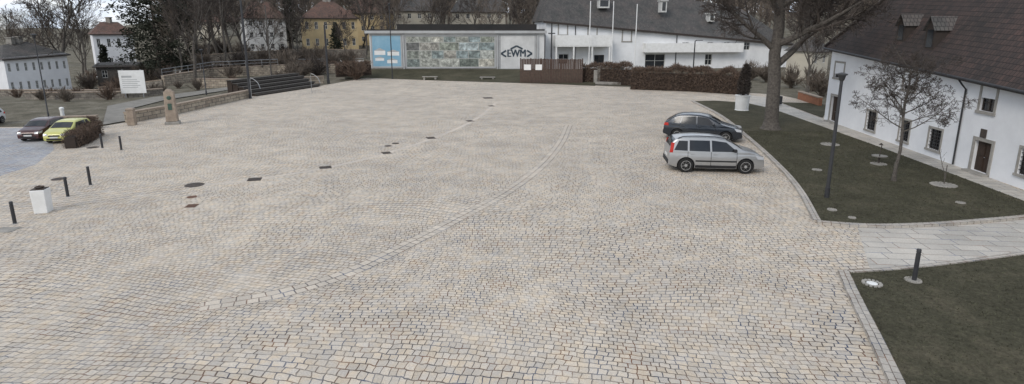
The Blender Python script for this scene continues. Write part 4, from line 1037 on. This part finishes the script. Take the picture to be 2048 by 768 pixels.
    for s in (-1,1):
        mb=MB();spatch(mb,((.03,tail[0]),(.17,tail[0]),(.24,tail[1]),(.10,tail[1])) if tail[1]>1 else ((.02,tail[0]),(.28,tail[0]),(.26,tail[1]),(.05,tail[1])),s,.014,4,4);mb.make('tail_light',M['redl'],e,local=True)
        mb=MB();spatch(mb,((L-.30,head[0]),(L-.03,head[0]-.02),(L-.07,head[1]-.05),(L-.42,head[1])),s,.014,4,3)
        mb.add([(L/2+.006-.02,s*HW*.52,head[0]-.03),(L/2-.0,s*HW*.82,head[0]-.03),(L/2-.07,s*HW*.82,head[1]-.04),(L/2-.06,s*HW*.52,head[1]-.06)],[(0,1,2,3) if s>0 else (3,2,1,0)]);mb.make('headlight',M['clearl'],e,local=True)
        mb=MB();xm=min(w4[1][0] for w4 in wins[-1:])-.12
        mb.box((xm-L/2-.07,s*(HW*.97),belt+.02),(xm-L/2+.06,s*(HW*.97+.17),belt+.15));mb.make('mirror',paint if not trim else M['trim'],e,local=True,bevel=.03)
        mb=MB()
        for xx in (wins[0][1][0]+.02,wins[-1][0][0]-.03,wins[-1][1][0]-.02):
            spatch(mb,((xx-.009,.32),(xx+.009,.32),(xx+.009,belt),(xx-.009,belt)),s,.006,1,6)
        mb.make('door_seams',M['trim'],body,local=True)
        mb=MB()
        for xx in (wins[0][1][0]+.12,wins[-1][0][0]+.05): 
            y=W(xx,belt-.1);mb.box((xx-L/2,s*y-.01 if s>0 else s*y-.035,belt-.12),(xx-L/2+.16,s*y+.035 if s>0 else s*y+.01,belt-.09))
        mb.make('door_handle',paint,body,local=True)
        if lowtrim:
            mb=MB();x0_=wx[0]+ra+.02;x1_=wx[1]-ra-.02
            spatch(mb,((x0_,.22),(x1_,.22),(x1_,.34),(x0_,.34)),s,.016,8,2);spatch(mb,((x0_,.50),(x1_,.50),(x1_,.56),(x0_,.56)),s,.014,8,1);mb.make('sill_trim',M['trim'],body,local=True)
        if rails:
            mb=MB();pts=[]
            for i in range(11):
                x=wins[0][0][0]+.15+(2.2)*i/10;z=sm(x);pts.append((x-L/2,s*(W(x,z-.035)*.93),z+(.05 if 0<i<10 else 0)))
            mb.tube(pts,[.02]*11,6);mb.make('roof_rail',M['trim'],e,local=True)
        for c_ in wx:
            Mr=Matrix.Translation((c_-L/2,s*(HW*.98-.10),wr))@Matrix.Rotation(-s*math.pi/2,4,'X')
            mb=MB();mb.lathe([(wr*.6,-.10),(wr*.93,-.10),(wr,-.07),(wr,.07),(wr*.93,.10),(wr*.66,.105)],28,0,Mr);wl=mb.make('wheel',M['tyre'],e,local=True,smooth=True)
            mb=MB();mb.lathe([(wr*.66,.085),(wr*.66,.112),(wr*.60,.112),(wr*.58,.07),(.01,.07)],24,0,Mr)
            for k in range(7): mb.box((-.028,.04,.07),(.028,wr*.6,.105),0,Mr@Matrix.Rotation(k*2*math.pi/7,4,'Z'))
            mb.lathe([(.07,.07),(.065,.112),(.01,.115)],10,0,Mr);mb.make('rim',M[rimm],wl,local=True)
    mb=MB();mb.box((L/2-.03,-HW*.45,.55),(L/2+.012,HW*.45,.66));mb.box((L/2-.04,-HW*.6,.30),(L/2+.015,HW*.6,.42));mb.make('grille',M['trim'],e,local=True,bevel=.01)
    mb=MB();mb.box((L/2,-.26,.44),(L/2+.022,.26,.54));mb.make('number_plate',M['plate'],e,local=True)
    mb=MB();mb.box((-L/2-.012,-.26,.62),(-L/2+.03,.26,.73));mb.make('number_plate',M['plate'],e,local=True)
    mb=MB();mb.box((-L/2-.03,-HW*.78,.34),(-L/2+.1,HW*.78,.54));mb.make('rear_bumper',M['trim'] if lowtrim else paint,e,local=True,bevel=.03)
    return e
mpv=[(0,.62),(.015,.92),(.05,1.05),(.17,1.33),(.30,1.44),(.6,1.50),(1.2,1.53),(1.9,1.51),(2.35,1.44),(2.55,1.36),(2.85,1.18),(3.12,1.01),(3.3,.97),(3.7,.87),(3.88,.78),(3.98,.66),(4.02,.55)]
pR=G(1371,345);pF=G(1490,348);c_=(pR+pF)/2;yaw=math.atan2(pF.y-pR.y,pF.x-pR.x);wb=(pF-pR).length;sc=wb/2.49
nn=Vector((-math.sin(yaw),math.cos(yaw),0));cc=c_+nn*.80*sc+Vector((math.cos(yaw),math.sin(yaw),0))*(.02)
car('parked_car','silver compact hatchback with black trim parked by the kerb',(cc.x,cc.y,0),yaw,paintmat('silver_paint',(.40,.405,.41),.6,.34),mpv,4.02,.84,.93,1.54,(.74,3.23),.32,
    [((.22,.97),(.78,.96),(.78,1.37),(.42,1.37)),((.86,.96),(1.72,.95),(1.70,1.40),(.86,1.40)),((1.80,.95),(2.86,.95),(2.38,1.34),(1.78,1.41))],(2.52,3.06),(.07,.27),sc=sc,rails=True,tail=(.86,1.28))
hatch=[(0,.55),(.02,.85),(.08,.98),(.30,1.12),(.62,1.33),(.9,1.41),(1.4,1.45),(2.0,1.43),(2.4,1.36),(2.8,1.14),(3.1,.97),(3.3,.92),(3.8,.80),(4.05,.68),(4.18,.5)]
p=G(1408,283);p.y+=.9
car('parked_car','dark blue hatchback parked beyond the silver car',(p.x+.15,p.y,0),-.36,paintmat('dark_blue_paint',(.022,.028,.038),.4,.25),hatch,4.18,.86,.90,1.45,(.78,3.35),.31,
    [((.50,.96),(.86,.94),(.95,1.30),(.72,1.27)),((.94,.93),(1.75,.92),(1.73,1.36),(1.03,1.33)),((1.83,.92),(2.80,.92),(2.36,1.30),(1.81,1.36))],(2.42,3.02),(.20,.58),sc=1.16,tail=(.80,.95),lowtrim=False,trim=False)
mini=[(0,.55),(.02,.85),(.07,1.0),(.22,1.25),(.4,1.40),(.8,1.47),(1.4,1.49),(1.9,1.45),(2.2,1.37),(2.6,1.13),(2.85,.98),(3.1,.93),(3.5,.82),(3.65,.66),(3.7,.5)]
mw=[((.42,1.0),(.95,.95),(.95,1.36),(.62,1.36)),((1.03,.95),(2.48,.95),(2.1,1.33),(1.03,1.38))]
p=G(112,288)
car('parked_car','small lime yellow hatchback with pale roof by the hedge',(p.x-.2,p.y+1.5,0),math.radians(-82),paintmat('lime_paint',(.55,.54,.16),.1,.35),mini,3.7,.84,.92,1.49,(.66,2.98),.31,mw,(2.22,2.78),(.10,.36),sc=.88,tail=(.80,.97),lowtrim=False)
p=G(60,284)
car('parked_car','small dark maroon hatchback beside the yellow car',(p.x-.2,p.y+1.5,0),math.radians(-82),paintmat('maroon_paint',(.06,.02,.02),.3,.3),mini,3.7,.84,.92,1.49,(.66,2.98),.31,mw,(2.22,2.78),(.10,.36),sc=.88,tail=(.80,.97),lowtrim=False)
p=G(-40,258)
car('parked_car','white hatchback parked at the far row end',(p.x-1.2,p.y+1.6,0),math.radians(-82),paintmat('white_car_paint',(.6,.6,.6),.0,.3),mini,3.7,.84,.92,1.49,(.66,2.98),.31,mw,(2.22,2.78),(.10,.36),sc=.86,tail=(.80,.97),lowtrim=False)
